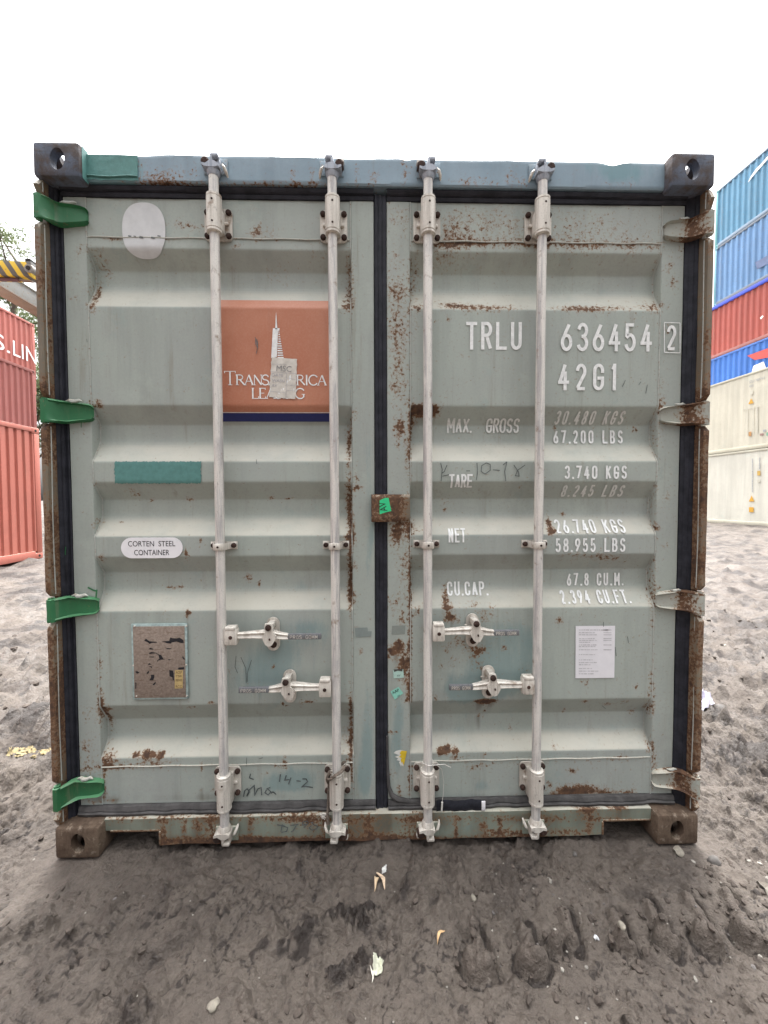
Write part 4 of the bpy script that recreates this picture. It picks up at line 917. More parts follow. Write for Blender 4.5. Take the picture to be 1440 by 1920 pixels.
# corten plate
mb = MB(); c0, c1 = at(227, 1008, YD), at(343.5, 1046, YD); hh_ = (c0[2]-c1[2])/2; zc_ = (c0[2]+c1[2])/2
poly = [(c1[0]-hh_+hh_*math.cos(t), zc_+hh_*math.sin(t)) for t in np.linspace(-math.pi/2, math.pi/2, 14)]+[(c0[0]+hh_+hh_*math.cos(t), zc_+hh_*math.sin(t)) for t in np.linspace(math.pi/2, 3*math.pi/2, 14)]
mb.prism(poly, lambda a, b, d: (a, d, b), YD-.0022, YD-.0004); st = mb.build('oval_sticker', M_white, doorL, smooth=30)
mb = MB()
def ftxt(txt, pa, pb, y, off, mat=None):
    A, B = at(pa[0], pb[1], y), at(pb[0], pa[1], y); font_text(mb, txt, lambda u, v: (A[0]+(B[0]-A[0])*u, y-off, A[2]+(B[2]-A[2])*v), mat)
ftxt('CORTEN  STEEL', (241,1014), (329,1024.5), YD, .0028); ftxt('CONTAINER', (252.5,1030.5), (318,1041), YD, .0028)
mb.build('sticker_print', M_black, doorL, smooth=0)
# teal brushed rectangle
mb = MB(); xq0, sq0 = surf(215, 865.8); xq1, sq1 = surf(378, 906)
nx_, ny_ = 60, 12
ed = lambda k, s: .0018*math.sin(k*2.7+s)+.0012*math.sin(k*5.3+s*3)
mb.grid(nx_, ny_, lambda i, j: drape(xq0+(xq1-xq0)*i/(nx_-1)+(ed(j, 1) if i in (0, nx_-1) else 0), sq0+(sq1-sq0)*j/(ny_-1)+(ed(i, 2) if j in (0, ny_-1) else 0), .0014), 0, flip=True)
mb.build('paint_patch', M_teal, doorL, smooth=28)
# data plate
dp0, dp1 = at(246, 1170, YD-.006), at(353.5, 1310, YD-.006)
mb = MB(); mb.box(dp0[0], dp1[0], YD-.008, YD-.0012, dp1[2], dp0[2], .0015); fr = mb.build('data_plate', plain("plate_frame_teal", (.30, .38, .37), .5, .25, 50), doorL)
mb = MB(); ins = .0075
n = NT("peeling_tan_film"); v_ = n.noise(120, 5, .7); h_ = n.noise(30, 4, .6, n.vec((1, 1, 4))); kk = n.mix(n.rng(v_, .35, .7), (.20, .155, .125), (.285, .23, .19)); kk = n.mix(n.rng(h_, .58, .66, 0, .6), kk, (.13, .085, .062)); n.bump(v_, .3, .001)
M_tan = n.done(kk, .8)
mb.box(dp0[0]+ins, dp1[0]-ins*1.1, YD-.0095, YD-.0075, dp1[2]+ins*.9, dp0[2]-ins*1.2, .0015, 0)
mb.build('data_plate_film', M_tan, doorL)
mb = MB()
for cxp, czp in ((252,1174),(349,1174),(250,1248),(349,1247),(256,1305),(350,1305)):
    p = at(cxp, czp, YD-.01); mb.tube([(p[0], YD-.007, p[2]), (p[0], YD-.012, p[2])], [.0035, .0025], 8)
mb.build('rivets', M_brk, doorL)
mb = MB()
def zpx(a, b): return (230+a*140/1440., 1160+b*160/1646.)
def tear(pts): flat_poly(mb, [zpx(*p) for p in pts], YD-.0095, .0006)
tear([(415,425),(450,385),(520,435),(660,445),(665,460),(560,465),(520,485),(480,450)]); tear([(740,440),(820,435),(900,425),(920,360),(960,375),(1040,380),(1100,365),(1170,410),(1180,465),(1130,470),(1040,440),(950,455),(930,480),(850,470),(815,455)])
tear([(500,590),(530,560),(580,575),(600,597)]); tear([(815,550),(850,565),(950,570),(930,585),(860,585)]); tear([(500,660),(560,640),(640,655),(700,690),(745,700),(785,770),(820,785),(740,790),(690,805),(675,840),(670,800),(710,770),(690,700),(640,668),(520,680)])
tear([(865,790),(900,780),(935,795),(900,803)]); tear([(1150,750),(1165,710),(1180,750),(1210,785),(1180,790)]); tear([(240,1020),(280,1010),(330,1040),(280,1060)]); tear([(460,1050),(505,1000),(510,1040),(480,1065)]); tear([(545,1080),(610,1080),(612,1130),(590,1185),(515,1190),(550,1130)])
tear([(900,990),(970,1000),(985,1060),(990,1180),(970,1195),(960,1130),(905,1110)]); tear([(575,1270),(635,1215),(640,1240),(610,1285)]); tear([(1065,960),(1090,940),(1190,930),(1185,975),(1080,980)]); tear([(245,1220),(265,1240),(262,1350),(245,1345)]); tear([(510,730),(605,728),(600,748),(515,745)]); tear([(490,880),(510,855),(560,880),(500,890)]); tear([(500,920),(560,915),(570,960),(540,935)])
mb.build('film_tears', M_black, doorL, smooth=0)
mb = MB(); flat_poly(mb, [zpx(1010,990), zpx(1165,990), zpx(1162,1340), zpx(1008,1345)], YD-.0095, .0012); mb.build('plate_sticker', plain("cream_yellow_sticker", (.46, .34, .15), .6, .1, 50, bump=0), doorL, smooth=0)
mb = MB()
for t_, y_ in (('ACEP', 1008), ('TTW', 1085), ('MED1475', 1157), ('RCC', 1280)): 
    a_, b_ = zpx(1030, y_), zpx(1145, y_+48); ftxt(t_, a_, b_, YD-.0095, .0018)
mb.build('sticker_print', plain("brown_print", (.10, .06, .03), .6, .2, 50, bump=0), doorL, smooth=0)
# white notice sheet on the right door
mb = MB(); flat_poly(mb, [(1079,1173.5),(1153,1173),(1151.5,1270.5),(1078.5,1271.5)], YD, .0014); mb.build('notice_sheet', plain("notice_paper", (.70, .69, .715), .7, .03, 30, bump=0), doorR, smooth=0)
mb = MB(); rr_ = random.Random(4)
for k, (yl, wl, right) in enumerate([(1181,.9,1),(1186,.5,1),(1190,.55,1),(1197,.5,1),(1200.5,.55,1),(1204,.4,0),(1209,.55,1),(1212,.5,0),(1218,.6,1),(1227,.55,0),(1237,.45,0),(1242,.5,0),(1246,.4,0),(1253,.45,0),(1258,.6,0),(1263,.4,0)]):
    xL, xR = 1085, 1147
    xx = xL
    while xx < xL+(xR-xL)*wl-3:
        ww = rr_.uniform(2, 7); flat_poly(mb, [(xx,yl-1.0),(min(xx+ww, xR),yl-1.0),(min(xx+ww, xR),yl+.8),(xx,yl+.8)], YD, .002); xx += ww+rr_.uniform(.8, 1.6)
    if right: flat_poly(mb, [(1131,yl-1),(1146,yl-1),(1146,yl+.8),(1131,yl+.8)], YD, .002)
mb.build('notice_print', plain("pale_print", (.50, .49, .51), .7, .15, 60, bump=0), doorR, smooth=0)
# small stickers
def sticker(pts, col, name='sticker', off=.0034, parent=doorR, y=YD, rough=.5):
    mb = MB(); flat_poly(mb, pts, y, off); return mb.build(name, plain(name+"_vinyl", col, rough, .06, 60, bump=0), parent, smooth=0)
sticker([(665,1177),(689,1176),(690,1183),(697,1183),(696,1193),(667,1194)], (.20, .235, .225), 'grey_tape', parent=doorL)
sticker([(735,1173),(760,1172),(759,1188),(734,1189)], (.21, .235, .215), 'grey_tape')
sticker([(737,1256),(756,1254),(757,1270),(738,1271)], (.38, .55, .49)); sticker([(738,1254.5),(755,1253.5),(754,1258),(746,1256.5),(739,1259)], (.06, .06, .055), 'sticker_scrap', .0042)
sticker([(732,1296),(747,1287),(756,1299),(740,1311)], (.24, .55, .45))
mb = MB()
def rtxt(txt, o, ux, uy, y, off):  # o: lower-left px, ux: px vector along the text, uy: px vector upwards
    font_text(mb, txt, lambda u, v: tuple(np.array(at(o[0]+ux[0]*u+uy[0]*v, o[1]+ux[1]*u+uy[1]*v, y))+np.array([0, -off, 0])))
rtxt('AAP', (736.5, 1301), (12.5, -6.5), (-2.4, -4.6), YD, .0042); rtxt('AV', (745.5, 1306), (4.5, -2), (-.8, -3), YD, .0042); rtxt('AV', (744, 1268), (6, -.6), (.6, -4), YD, .0042)
mb.build('sticker_print', M_black, doorR, smooth=0)
g_st = sticker([(711.5,938),(721.5,933.5),(728,933.5),(729.5,942),(733,957.5),(724,959.5),(711.5,963.5)], (.03, .52, .22), 'sticker', -.0410+.0008, plate, YD)
for v in g_st.data.vertices: v.co.y = .0232
mb = MB(); rtxt('AV', (726.5, 957.5), (-4.5, -17), (-13, 2.6), .0228, .0004); mb.build('sticker_print', M_black, plate, smooth=0)
# torn yellow sticker
mb = MB()
yel = [(762,1407),(756,1437),(753,1433),(752,1437),(748,1428),(750,1426),(743,1424),(747,1421),(740,1418),(748,1415),(738,1411),(742,1407),(750,1405)]
flat_poly(mb, yel, YD, .0034); mb.build('torn_sticker', plain("torn_paper_white", (.62, .62, .58), .7, .1, 80, bump=0), doorR, smooth=0)
mb = MB(); flat_poly(mb, [(763,1407),(757,1434),(754,1427),(753,1430),(751,1423),(753,1420),(748,1418),(752,1414),(749,1411),(753,1406)], YD, .0042); mb.build('torn_sticker', plain("sticker_yellow", (.62, .44, .03), .5, .1, 60, bump=0), doorR, smooth=0)

# body behind the doors
def corr_wall(mb, x, y0, y1, z0, z1, sgn, depth=.036, pitch=.278, mat=None):
    pts = []; y = y0
    while y < y1:
        for dy, d in ((0, 0), (.072, 0), (.14, depth), (.21, depth)):
            if y+dy < y1: pts.append((y+dy, d))
        y += pitch
    pts.append((y1, 0))
    mb.grid(len(pts), 2, lambda i, j: (x-sgn*pts[i][1], pts[i][0], z0 if j == 0 else z1), mat, flip=(sgn < 0))
for sx in (-1, 1):
    mb = MB(); corr_wall(mb, sx*1.212, .16, L-.16, .16, 2.53, sx); mb.build('side_wall', M_door, box_, lambda co: np.tile([.2, 0, .15], (len(co), 1)), 20)
    mb = MB(); mb.box(min(sx*1.215, sx*1.155), max(sx*1.215, sx*1.155), .178, L-.178, .02, .16, .004); mb.build('bottom_rail', M_post, box_, lambda co: np.tile([.3, 0, .3], (len(co), 1)))
    mb = MB(); mb.box(min(sx*1.215, sx*1.155), max(sx*1.215, sx*1.155), .178, L-.178, 2.53, 2.585, .004); mb.build('top_rail', M_head, box_, lambda co: np.tile([.2, 0, .1], (len(co), 1)))
mb = MB(); ys = np.arange(.2, L-.2, .09)
mb.grid(2, len(ys), lambda i, j: (-1.155+2.31*i, ys[j], 2.565 if j % 2 else 2.580), 0); mb.build('roof', M_head, box_, lambda co: np.tile([.1, 0, .1], (len(co), 1)), 20)
mb = MB(); mb.box(-1.154, 1.154, .13, L-.03, .125, .155); 
for k in range(20): mb.box(-1.15, 1.15, .5+k*.58, .56+k*.58, .03, .1249)
mb.box(-1.05, 1.05, .150, .175, .004, .1249)  # dark backing strip added behind the sill to black out the pockets
mb.build('floor', M_dark, box_)
mb = MB(); mb.box(-1.05, 1.05, L-.06, L-.02, .02, 2.58); mb.build('end_wall', M_door, box_, lambda co: np.zeros((len(co), 3)))

# rope tied round the second bar, wire on the third
M_rope = plain("dirty_rope", (.13, .105, .085), .9, .35, 90, bump=.6, bdist=.002)
mb = MB(); xq = BX[1]; zq = at(630, 1445, 0)[2]
lp = [(xq+.030*math.cos(t), YB-.033*abs(math.sin(t)) if math.sin(t) < 0 else YB+.012, zq-.012+.020*math.cos(t)+.004*math.sin(3*t)) for t in np.linspace(math.pi*.02, math.pi*2*.98, 26)]
def twist(mb, path, r, n=6):
    P = [np.array(p) for p in path]; Q = []
    for a, b in zip(P, P[1:]):
        m = max(1, int(np.linalg.norm(b-a)/.004)); Q += [a+(b-a)*k/m for k in range(m)]
    Q.append(P[-1])
    for ph in (0, 2.09, 4.19): mb.tube([tuple(q+np.array([math.cos(k*.55+ph), math.sin(k*.55+ph), .3*math.sin(k*.55+ph)])*r*.5) for k, q in enumerate(Q)], r*.62, n)
twist(mb, lp, .0062)
dn = [tuple(at(621,1448,.0)), tuple(at(615,1455,.01)), tuple(at(613,1462,.02)), tuple(at(617,1470,.03)), tuple(at(616,1490,.035)), tuple(at(616,1510,.032)), tuple(at(614,1530,.02)), tuple(at(616,1545,.02))]
twist(mb, dn, .0055)
rope = mb.build('rope', M_rope, loc=tuple(dn[2])); tag(rope, 'short dirty brown rope knotted around the bottom bracket of second lock bar', 'rope')
mb = MB()
for k in range(14):
    p = at(603+random.uniform(-3, 4), 1528+random.uniform(-4, 8), .028); q_ = at(609+random.uniform(-3, 3), 1530+random.uniform(-6, 8), .022)
    mb.tube([tuple(p), tuple((p+q_)/2+np.array([0, -.006, .004])), tuple(q_)], .0016, 5)
fr_ = mb.build('frayed_end', plain("frayed_fibre", (.55, .52, .47), .9, .2, 90, bump=0), rope); fr_.matrix_parent_inverse = Matrix.Translation(-Vector(rope.location))
mb = MB()
wp = [tuple(at(811,1435,.0)), tuple(at(822,1434,.005)), tuple(at(833,1433,.01)), tuple(at(845,1439,.02))]
mb.tube(wp, .0013, 6); mb.tube([tuple(at(818,1434,.004)), tuple(at(828,1442,.02)), tuple(at(832,1465,.04)), tuple(at(831,1490,.04)), tuple(at(829,1504,.038))], .0011, 6)
mb.tube([tuple(at(829,1504,.036)), tuple(at(828,1520,.034))], [.004, .0035], 7)
mb.tube([(BX[2]+.021*math.cos(t), YB+.021*math.sin(t), wp[0][2]+.003*math.sin(2*t)) for t in np.linspace(0, 2*math.pi, 20)], .0013, 6)
wr = mb.build('wire', plain("pale_wire", (.58, .56, .52), .6, .1, 40, bump=0), loc=wp[0]); tag(wr, 'thin pale wire twisted around third lock bar with a loose hanging end', 'wire')

# ================================================================== BACKGROUND CONTAINERS
TH = .038
def bgp(lat, dep, z): 
    return (CAM[0]+lat*math.cos(TH)-dep*math.sin(TH), CAM[1]+lat*math.sin(TH)+dep*math.cos(TH), z)
def bg_mat(name, col, rust=.03):
    return rusty_paint(name, col, tuple(c*.85 for c in col), rust, wear=False, nsc=.22, rough=.6)
def container(label, lat, dep0, z, Hc, col, side, depth=.046, pitch=.278, rail=None, post_col=None, group='shipping containers in the yard', far=False, smoothside=False, width=2.44, rust=.03, fl=(.26, .25, .24, .25)):
    """stands with its visible long side at lateral offset lat, far end at depth dep0; local +y points along the depth, local x=0 is the visible side"""
    root = empty('shipping_container', bgp(lat, dep0-L, z), TH); tag(root, label, 'shipping container', group)
    m = bg_mat('bg_paint', col, rust); mr = bg_mat('bg_rail', rail or tuple(c*.9 for c in col), rust); mp = bg_mat('bg_post', post_col or col, rust)
    sg = 1 if side > 0 else -1      # side>0: stack on the right, visible side faces -x
    mb = MB(); pts = []; y = .13
    a, b, c, d = fl
    while y < L-.13:
        for dy, dd in ((0, 0), (a*pitch, 0), ((a+b)*pitch, depth), ((a+b+c)*pitch, depth)):
            if y+dy < L-.13: pts.append((y+dy, dd))
        y += pitch
    pts.append((L-.13, 0))
    for xx, s2 in ((0.012, 1), (width-.012, -1)):
        w2 = MB(); w2.grid(len(pts), 2, lambda i, j: (sg*(xx+s2*pts[i][1]), pts[i][0], .16 if j == 0 else Hc-.09), 0, flip=(sg*s2 > 0)); w2.build('side_wall', m, root, None, 20)
        xa, xb = sorted((sg*(xx-.012*s2), sg*(xx+.05*s2)))
        r1 = MB(); r1.box(xa, xb, .178, L-.178, .012, .159, .004); r1.build('bottom_rail', mr, root)
        r2 = MB(); r2.box(xa, xb, .178, L-.178, Hc-.089, Hc-.006, .004); r2.build('top_rail', mr, root)
        for y0, y1 in ((.004, .128), (L-.128, L-.004)):
            xq_ = sorted((sg*(xx-.011*s2), sg*(xx+.11*s2)))
            p_ = MB(); p_.box(xq_[0], xq_[1], y0, y1, .118, Hc-.118, .01); p_.build('corner_post', mp, root)
            for zz in (0, Hc-.118):
                yy = (0, .178) if y0 < 1 else (L-.178, L); xr = sorted((sg*(xx-.012*s2), sg*(xx+.15*s2)))
                c_b = MB(); c_b.box(xr[0], xr[1], yy[0], yy[1], zz+.001, zz+.117, .012)
                c_b.tube([(sg*(xx-.0125*s2), (yy[0]+yy[1])/2, zz+.06), (sg*(xx-.014*s2), (yy[0]+yy[1])/2, zz+.06)], .026, 12, mat=1)
                c_b.build('corner_casting', [mp, M_dark], root)
    xw = sorted((sg*.06, sg*(width-.06)))
    for y0, nm in ((.03, 'end_wall'), (L-.05, 'end_wall')):
        e = MB(); e.box(xw[0], xw[1], y0, y0+.02, .02, Hc-.02); e.build(nm, m, root)
    rf = MB(); rf.box(xw[0], xw[1], .06, L-.06, Hc-.05, Hc-.02); rf.build('roof', m, root)
    return root, sg
def wall_text(root, sg, fn_local, builder, mat, name='lettering'):
    mb = MB(); builder(mb); return mb.build(name, mat, root, smooth=0)
def loc_of(lat, dep0, z, px, py):
    """(distance along the wall from the near end, height above container base) of a picture point on the wall plane"""
    d = ray(px, py); nrm = np.array([math.cos(TH), math.sin(TH), 0]); o = np.array(bgp(lat, dep0-L, z))
    t = ((o-CAM)@nrm)/(d@nrm); p = CAM+t*d-o
    return (-p[0]*math.sin(TH)+p[1]*math.cos(TH), p[2])
RED = (.50, .155, .125)
# left side: three rows stepping up away from the camera
GZL, GZR = .13, .27
r1, _ = container('salmon red container standing on the mud at left, nearest and lowest of the red ones', -6.42, 8.26, GZL+.03, 2.60, (.45, .145, .108), -1, .03, .17, fl=(.55, .1, .25, .1), rust=-.05)
r2, _ = container('dull red ribbed container seen above the salmon one and below the lettered one', -10.0, 12.8, 2.72, 2.59, (.34, .115, .10), -1, .036, .20, rust=-.05)
r3, s3 = container('red container with large white letters S.LIN, highest of the left stack', -12.4, 15.9, 5.37, 2.65, (.42, .13, .105), -1, .036, .22, rust=-.05)
mb = MB()
def bigl(txt, px0, px1, py_mid_t, py_mid_b, lat, dep0, z):
    pass
q_a = loc_of(-12.4, 15.9, 5.37, -9, 655); q_b = loc_of(-12.4, 15.9, 5.37, 67, 676)
zb_ = loc_of(-12.4, 15.9, 5.37, 30, 668)[1]; zt_ = loc_of(-12.4, 15.9, 5.37, 27, 639)[1]
yL0 = loc_of(-12.4, 15.9, 5.37, 24.5, 655)[0]; yN1 = loc_of(-12.4, 15.9, 5.37, 68, 672)[0]
font_text(mb, 'LIN', lambda u, v: (.004, yL0+(yN1-yL0)*u, zb_+(zt_-zb_)*v))
yS0, yS1 = loc_of(-12.4, 15.9, 5.37, -12, 650)[0], loc_of(-12.4, 15.9, 5.37, 18.5, 655)[0]
font_text(mb, 'S.', lambda u, v: (.004, yS0+(yS1-yS0)*u, zb_+(zt_-zb_)*v))
mb.build('lettering', plain("white_letter_paint", (.82, .80, .80), .5, .04, 3, bump=0), r3, smooth=0)
# right side: high stack behind two reefers
zs6 = [.28, 2.95, 5.61, 8.28, 10.97, 13.86]
LATB, DEPB = 18.0, 19.15
b3, sb = container('bright blue container with red swoosh, partly hidden behind the white containers', LATB, DEPB+.25, 5.75, 2.675, (.055, .17, .52), 1, rail=(.07, .17, .5), rust=.0)
b4, _ = container('brick red container with blue top rail, below two paler blue ones at right', LATB, DEPB+.3, 8.43, 2.61, (.42, .105, .085), 1, rail=(.30, .12, .11), rust=.02)
b5, _ = container('mid blue container with rusty lower edge, second from top of the right stack', LATB, DEPB, 11.05, 2.89, (.17, .32, .56), 1, rail=(.17, .20, .25), post_col=(.25, .5, .6), rust=.03)
b6, _ = container('faded teal blue container with a white streak, topmost of the tall right stack', LATB, DEPB, 13.95, 2.83, (.14, .33, .50), 1, rail=(.22, .30, .40), post_col=(.2, .5, .55), rust=.03)
mb = MB(); mb.box(-.03, .05, .18, L-.18, 2.46, 2.62, .01); mb.build('top_rail', plain('royal_blue_rail', (.04, .07, .48), .5, .1, 4, bump=0), b4)
for ch in list(b4.children):
    if ch.name.startswith('top_rail') and ch.data.materials[0].name.startswith('bg_rail') and ch.data.vertices[0].co.x < 1: bpy.data.objects.remove(ch); break
def patch(root, lat, dep0, z, pts, mat, name, x=-.006):
    mb = MB(); q = [loc_of(lat, dep0, z, *p) for p in pts]; mb.add([(x, a, b) for a, b in q], [tuple(range(len(q)))[::-1]]); return mb.build(name, mat, root, smooth=0)
M_rs = plain('red_swoosh', (.48, .075, .065), .5, .05, 3, bump=0); M_bw = plain('white_mark', (.8, .8, .78), .5, .05, 3, bump=0)
patch(b3, LATB, DEPB+.25, 5.75, [(1401,667),(1418,661),(1442,652),(1475,642),(1475,660),(1442,670),(1415,675)], M_rs, 'logo_swoosh')
patch(b3, LATB, DEPB+.25, 5.75, [(1409,700),(1413,686),(1432,678),(1437,692),(1437,704)], M_bw, 'logo_letter')
patch(b6, LATB, DEPB, 13.95, [(1402.5,342),(1408,330),(1418,316),(1428,306),(1440,292),(1440,298),(1430,310),(1420,321),(1410,333),(1404,341)], M_bw, 'white_streak')
patch(b5, LATB, DEPB, 11.05, [(1416,492),(1441,478),(1441,494),(1420,505)], plain('dark_blue_label', (.13, .17, .3), .6, .1, 5, bump=0), 'label_panel')
patch(b4, LATB, DEPB+.3, 8.43, [(1425,596),(1430,591),(1432,593),(1427,599)], M_bw, 'sticker')
# reefers
REEF = (.66, .64, .56)
LATR, DEPR = 14.9, 21.0
w1, _ = container('white refrigerated container on the ground at right, lower of the two, with orange labels', LATR, DEPR, GZR, 2.9, REEF, 1, .006, .40, rail=(.56, .53, .43), rust=-.06)
w2, _ = container('stained cream refrigerated container with grey code lettering, upper of the two white ones', LATR, DEPR, GZR+2.9, 2.95, (.62, .585, .48), 1, .006, .26, rail=(.55, .52, .41), rust=-.02)
M_ora = plain('orange_label', (.62, .34, .05), .5, .08, 6, bump=0); M_gp = plain('grey_letters', (.33, .34, .36), .6, .1, 10, bump=0); M_gp2 = plain('faint_grey_lines', (.56, .535, .45), .6, .1, 10, bump=0)
def rf_patch(root, z, pts, mat, name): return patch(root, LATR, DEPR, z, pts, mat, name, -.006)
zu, zl = GZR+2.9, GZR
rf_patch(w2, zu, [(1403,758),(1408.7,747),(1413.5,756)], M_ora, 'warning_triangle')
rf_patch(w1, zl, [(1404,940.5),(1409.5,929),(1414.5,940)], M_ora, 'warning_triangle')
rf_patch(w1, zl, [(1404.5,951),(1413.2,951),(1413.2,960.5),(1404.5,960)], M_ora, 'label'); rf_patch(w1, zl, [(1420,883),(1426,882.5),(1426,891.5),(1420,891.5)], plain('amber_label', (.55, .36, .10), .5, .08, 6, bump=0), 'label')
rf_patch(w2, zu, [(1404,810),(1409,809),(1409,817.5),(1404,818)], plain('brown_orange_label', (.46, .25, .10), .5, .08, 6, bump=0), 'label')
rf_patch(w2, zu, [(1406,733),(1412,731.5),(1412,738),(1409,741),(1406.5,739)], M_gp2, 'emblem')
def rtext(root, z, txt, ax, ay, bx, by, hpx, mat):
    a = loc_of(LATR, DEPR, z, ax, ay); b = loc_of(LATR, DEPR, z, bx, by); h = loc_of(LATR, DEPR, z, ax, ay-hpx)[1]-a[1]
    mb = MB(); font_text(mb, txt, lambda u, v: (-.006, a[0]+(b[0]-a[0])*u, a[1]+h*v)); mb.build('lettering', mat, root, smooth=0)
rtext(w2, zu, 'SZLU 788974 0', 1405, 719, 1434, 709, 4.5, M_gp); rtext(w2, zu, '45R1', 1405, 727, 1413, 724.5, 4.5, M_gp)
def vtext(root, z, px, y0, y1, wpx, mat):
    """column of small characters running up the wall, too small to read: rows of short dashes"""
    mb = MB(); rr2 = random.Random(int(px)); y = y0
    while y < y1:
        h = rr2.uniform(1.0, 2.2); q = [loc_of(LATR, DEPR, z, *p) for p in ((px, y), (px+wpx, y), (px+wpx, y+h), (px, y+h))]; mb.add([(-.006, a, b) for a, b in q], [(3, 2, 1, 0)]); y += h+rr2.uniform(.4, 1.1)
    mb.build('lettering', mat, root, smooth=0)
vtext(w1, zl, 1410, 860, 922, 2.0, M_gp); vtext(w1, zl, 1423.5, 858, 880, 2.0, M_gp)
def rline(root, z, pts, mat, t=.03):
    mb = MB(); ribbon(mb, [loc_of(LATR, DEPR, z, *p) for p in pts], t, 0, lambda a, b, o: (-.006-o, a, b), step=5); mb.build('panel_line', mat, root, smooth=0)
rline(w2, zu, [(1392,769),(1426,761)], M_gp2); rline(w2, zu, [(1402,767),(1402,817)], M_gp2); rline(w2, zu, [(1413,764),(1413,815)], M_gp2); rline(w2, zu, [(1420,763),(1420,812)], M_gp2, .04)
rf_patch(w2, zu, [(1425,813),(1432,812),(1432,816),(1425,817)], plain('red_brown_label', (.32, .20, .18), .5, .08, 6, bump=0), 'label'); rf_patch(w2, zu, [(1431,806),(1436,805),(1436,809),(1431,810)], M_gp, 'label')
rf_patch(w2, zu, [(1437,811),(1444,810),(1444,816),(1437,817)], plain('green_label', (.22, .40, .27), .5, .08, 6, bump=0), 'label')
rf_patch(w1, zl, [(1419,899),(1425,898),(1426,904),(1420,905)], M_gp2, 'emblem')

# ================================================================== GANTRY CRANE
cr_o = empty('gantry_crane', bgp(-9.7, 17, GZL), TH); tag(cr_o, 'grey crane girder with a yellow and black striped boom above the red containers', 'crane')
M_gir = rusty_paint('peeling_grey_girder', (.27, .28, .27), (.20, .19, .18), .06, wear=False, nsc=.3)
M_gird = rusty_paint('brown_girder_underside', (.20, .15, .12), None, .08, wear=False, nsc=.3)
def lc(lat, dep, z): return (lat+9.7, dep-17, z-GZL)
mb = MB(); a = lc(-9.92, 11.0, 6.98); b = lc(-9.5, 24, 7.46)
mb.box(a[0]+.02, b[0]-.02, a[1], b[1], a[2]+.03, b[2]-.03, .004); mb.box(a[0]-.03, b[0]+.03, a[1], b[1], b[2]-.03, b[2], .004); mb.box(a[0]-.03, b[0]+.03, a[1], b[1], a[2], a[2]+.03, .004, 1)
mb.build('girder', [M_gir, M_gird], cr_o)
for dp in (15.5, 22.5):
    mb = MB(); c = lc(-9.71, dp, 0)
    mb.box(c[0]-.17, c[0]+.17, c[1]-.2, c[1]+.2, -.05, 6.98-GZL-.001, .01); mb.build('leg', M_gir, cr_o)
n = NT('hazard_stripes'); sx_ = n.t.nodes.new('ShaderNodeSeparateXYZ'); n.link(n.tc.outputs['Object'], sx_.inputs[0])
v = n.math('ADD', n.math('MULTIPLY', sx_.outputs['X'], 1/.263), n.math('MULTIPLY', sx_.outputs['Z'], 1/.42)); fr2 = n.math('FRACT', v)
st_ = n.rng(fr2, .47, .50); wn = n.noise(14, 5, .7)
cc = n.mix(st_, (.62, .43, .045), (.10, .095, .09)); cc = n.mix(n.rng(wn, .62, .68, 0, .8), cc, (.22, .15, .10)); M_haz = n.done(cc, .55)
zb0 = 6.86; zb1 = 7.22
mb = MB(); a = lc(-12.9, 10.32, 0); b = lc(-8.09, 10.65, 0); mb.box(a[0], b[0], a[1], b[1], zb0-GZL, zb1-GZL, .02); mb.build('boom', M_haz, cr_o)
mb = MB(); e = lc(-8.10, 10.48, 7.03); mb.tube([(e[0]-.02, e[1]-.20, e[2]), (e[0]-.02, e[1]+.2, e[2])], [.10, .10], 18); mb.tube([(e[0]-.02, e[1]-.22, e[2]), (e[0]-.02, e[1]-.2, e[2])], [.05, .05], 14, mat=1)
mb.box(e[0]-.16, e[0]-.04, e[1]-.12, e[1]+.1, zb1-GZL, zb1-GZL+.09, .01, 1); mb.build('boom_head', [M_gir, M_dark], cr_o)
mb = MB(); zc2 = zb0-.06-GZL; mb.tube([(a[0]+.3, a[1]+.1, zc2), (lc(-8.45, 0, 0)[0], a[1]+.1, zc2+.01)], .045, 12); mb.tube([(lc(-8.45, 0, 0)[0], a[1]+.1, zc2+.01), (e[0]-.03, a[1]+.1, zc2-.03)], .026, 10, mat=1)
mb.build('hydraulic_cylinder', [plain('maroon_cylinder', (.10, .045, .05), .5, .2, 8), M_gird], cr_o)
mb = MB(); mb.box(lc(-9.86, 0, 0)[0], lc(-9.56, 0, 0)[0], lc(0, 10.64, 0)[1], lc(0, 11.02, 0)[1], 7.01-GZL, 7.20-GZL, .01); mb.build('mounting_plate', M_gir, cr_o)

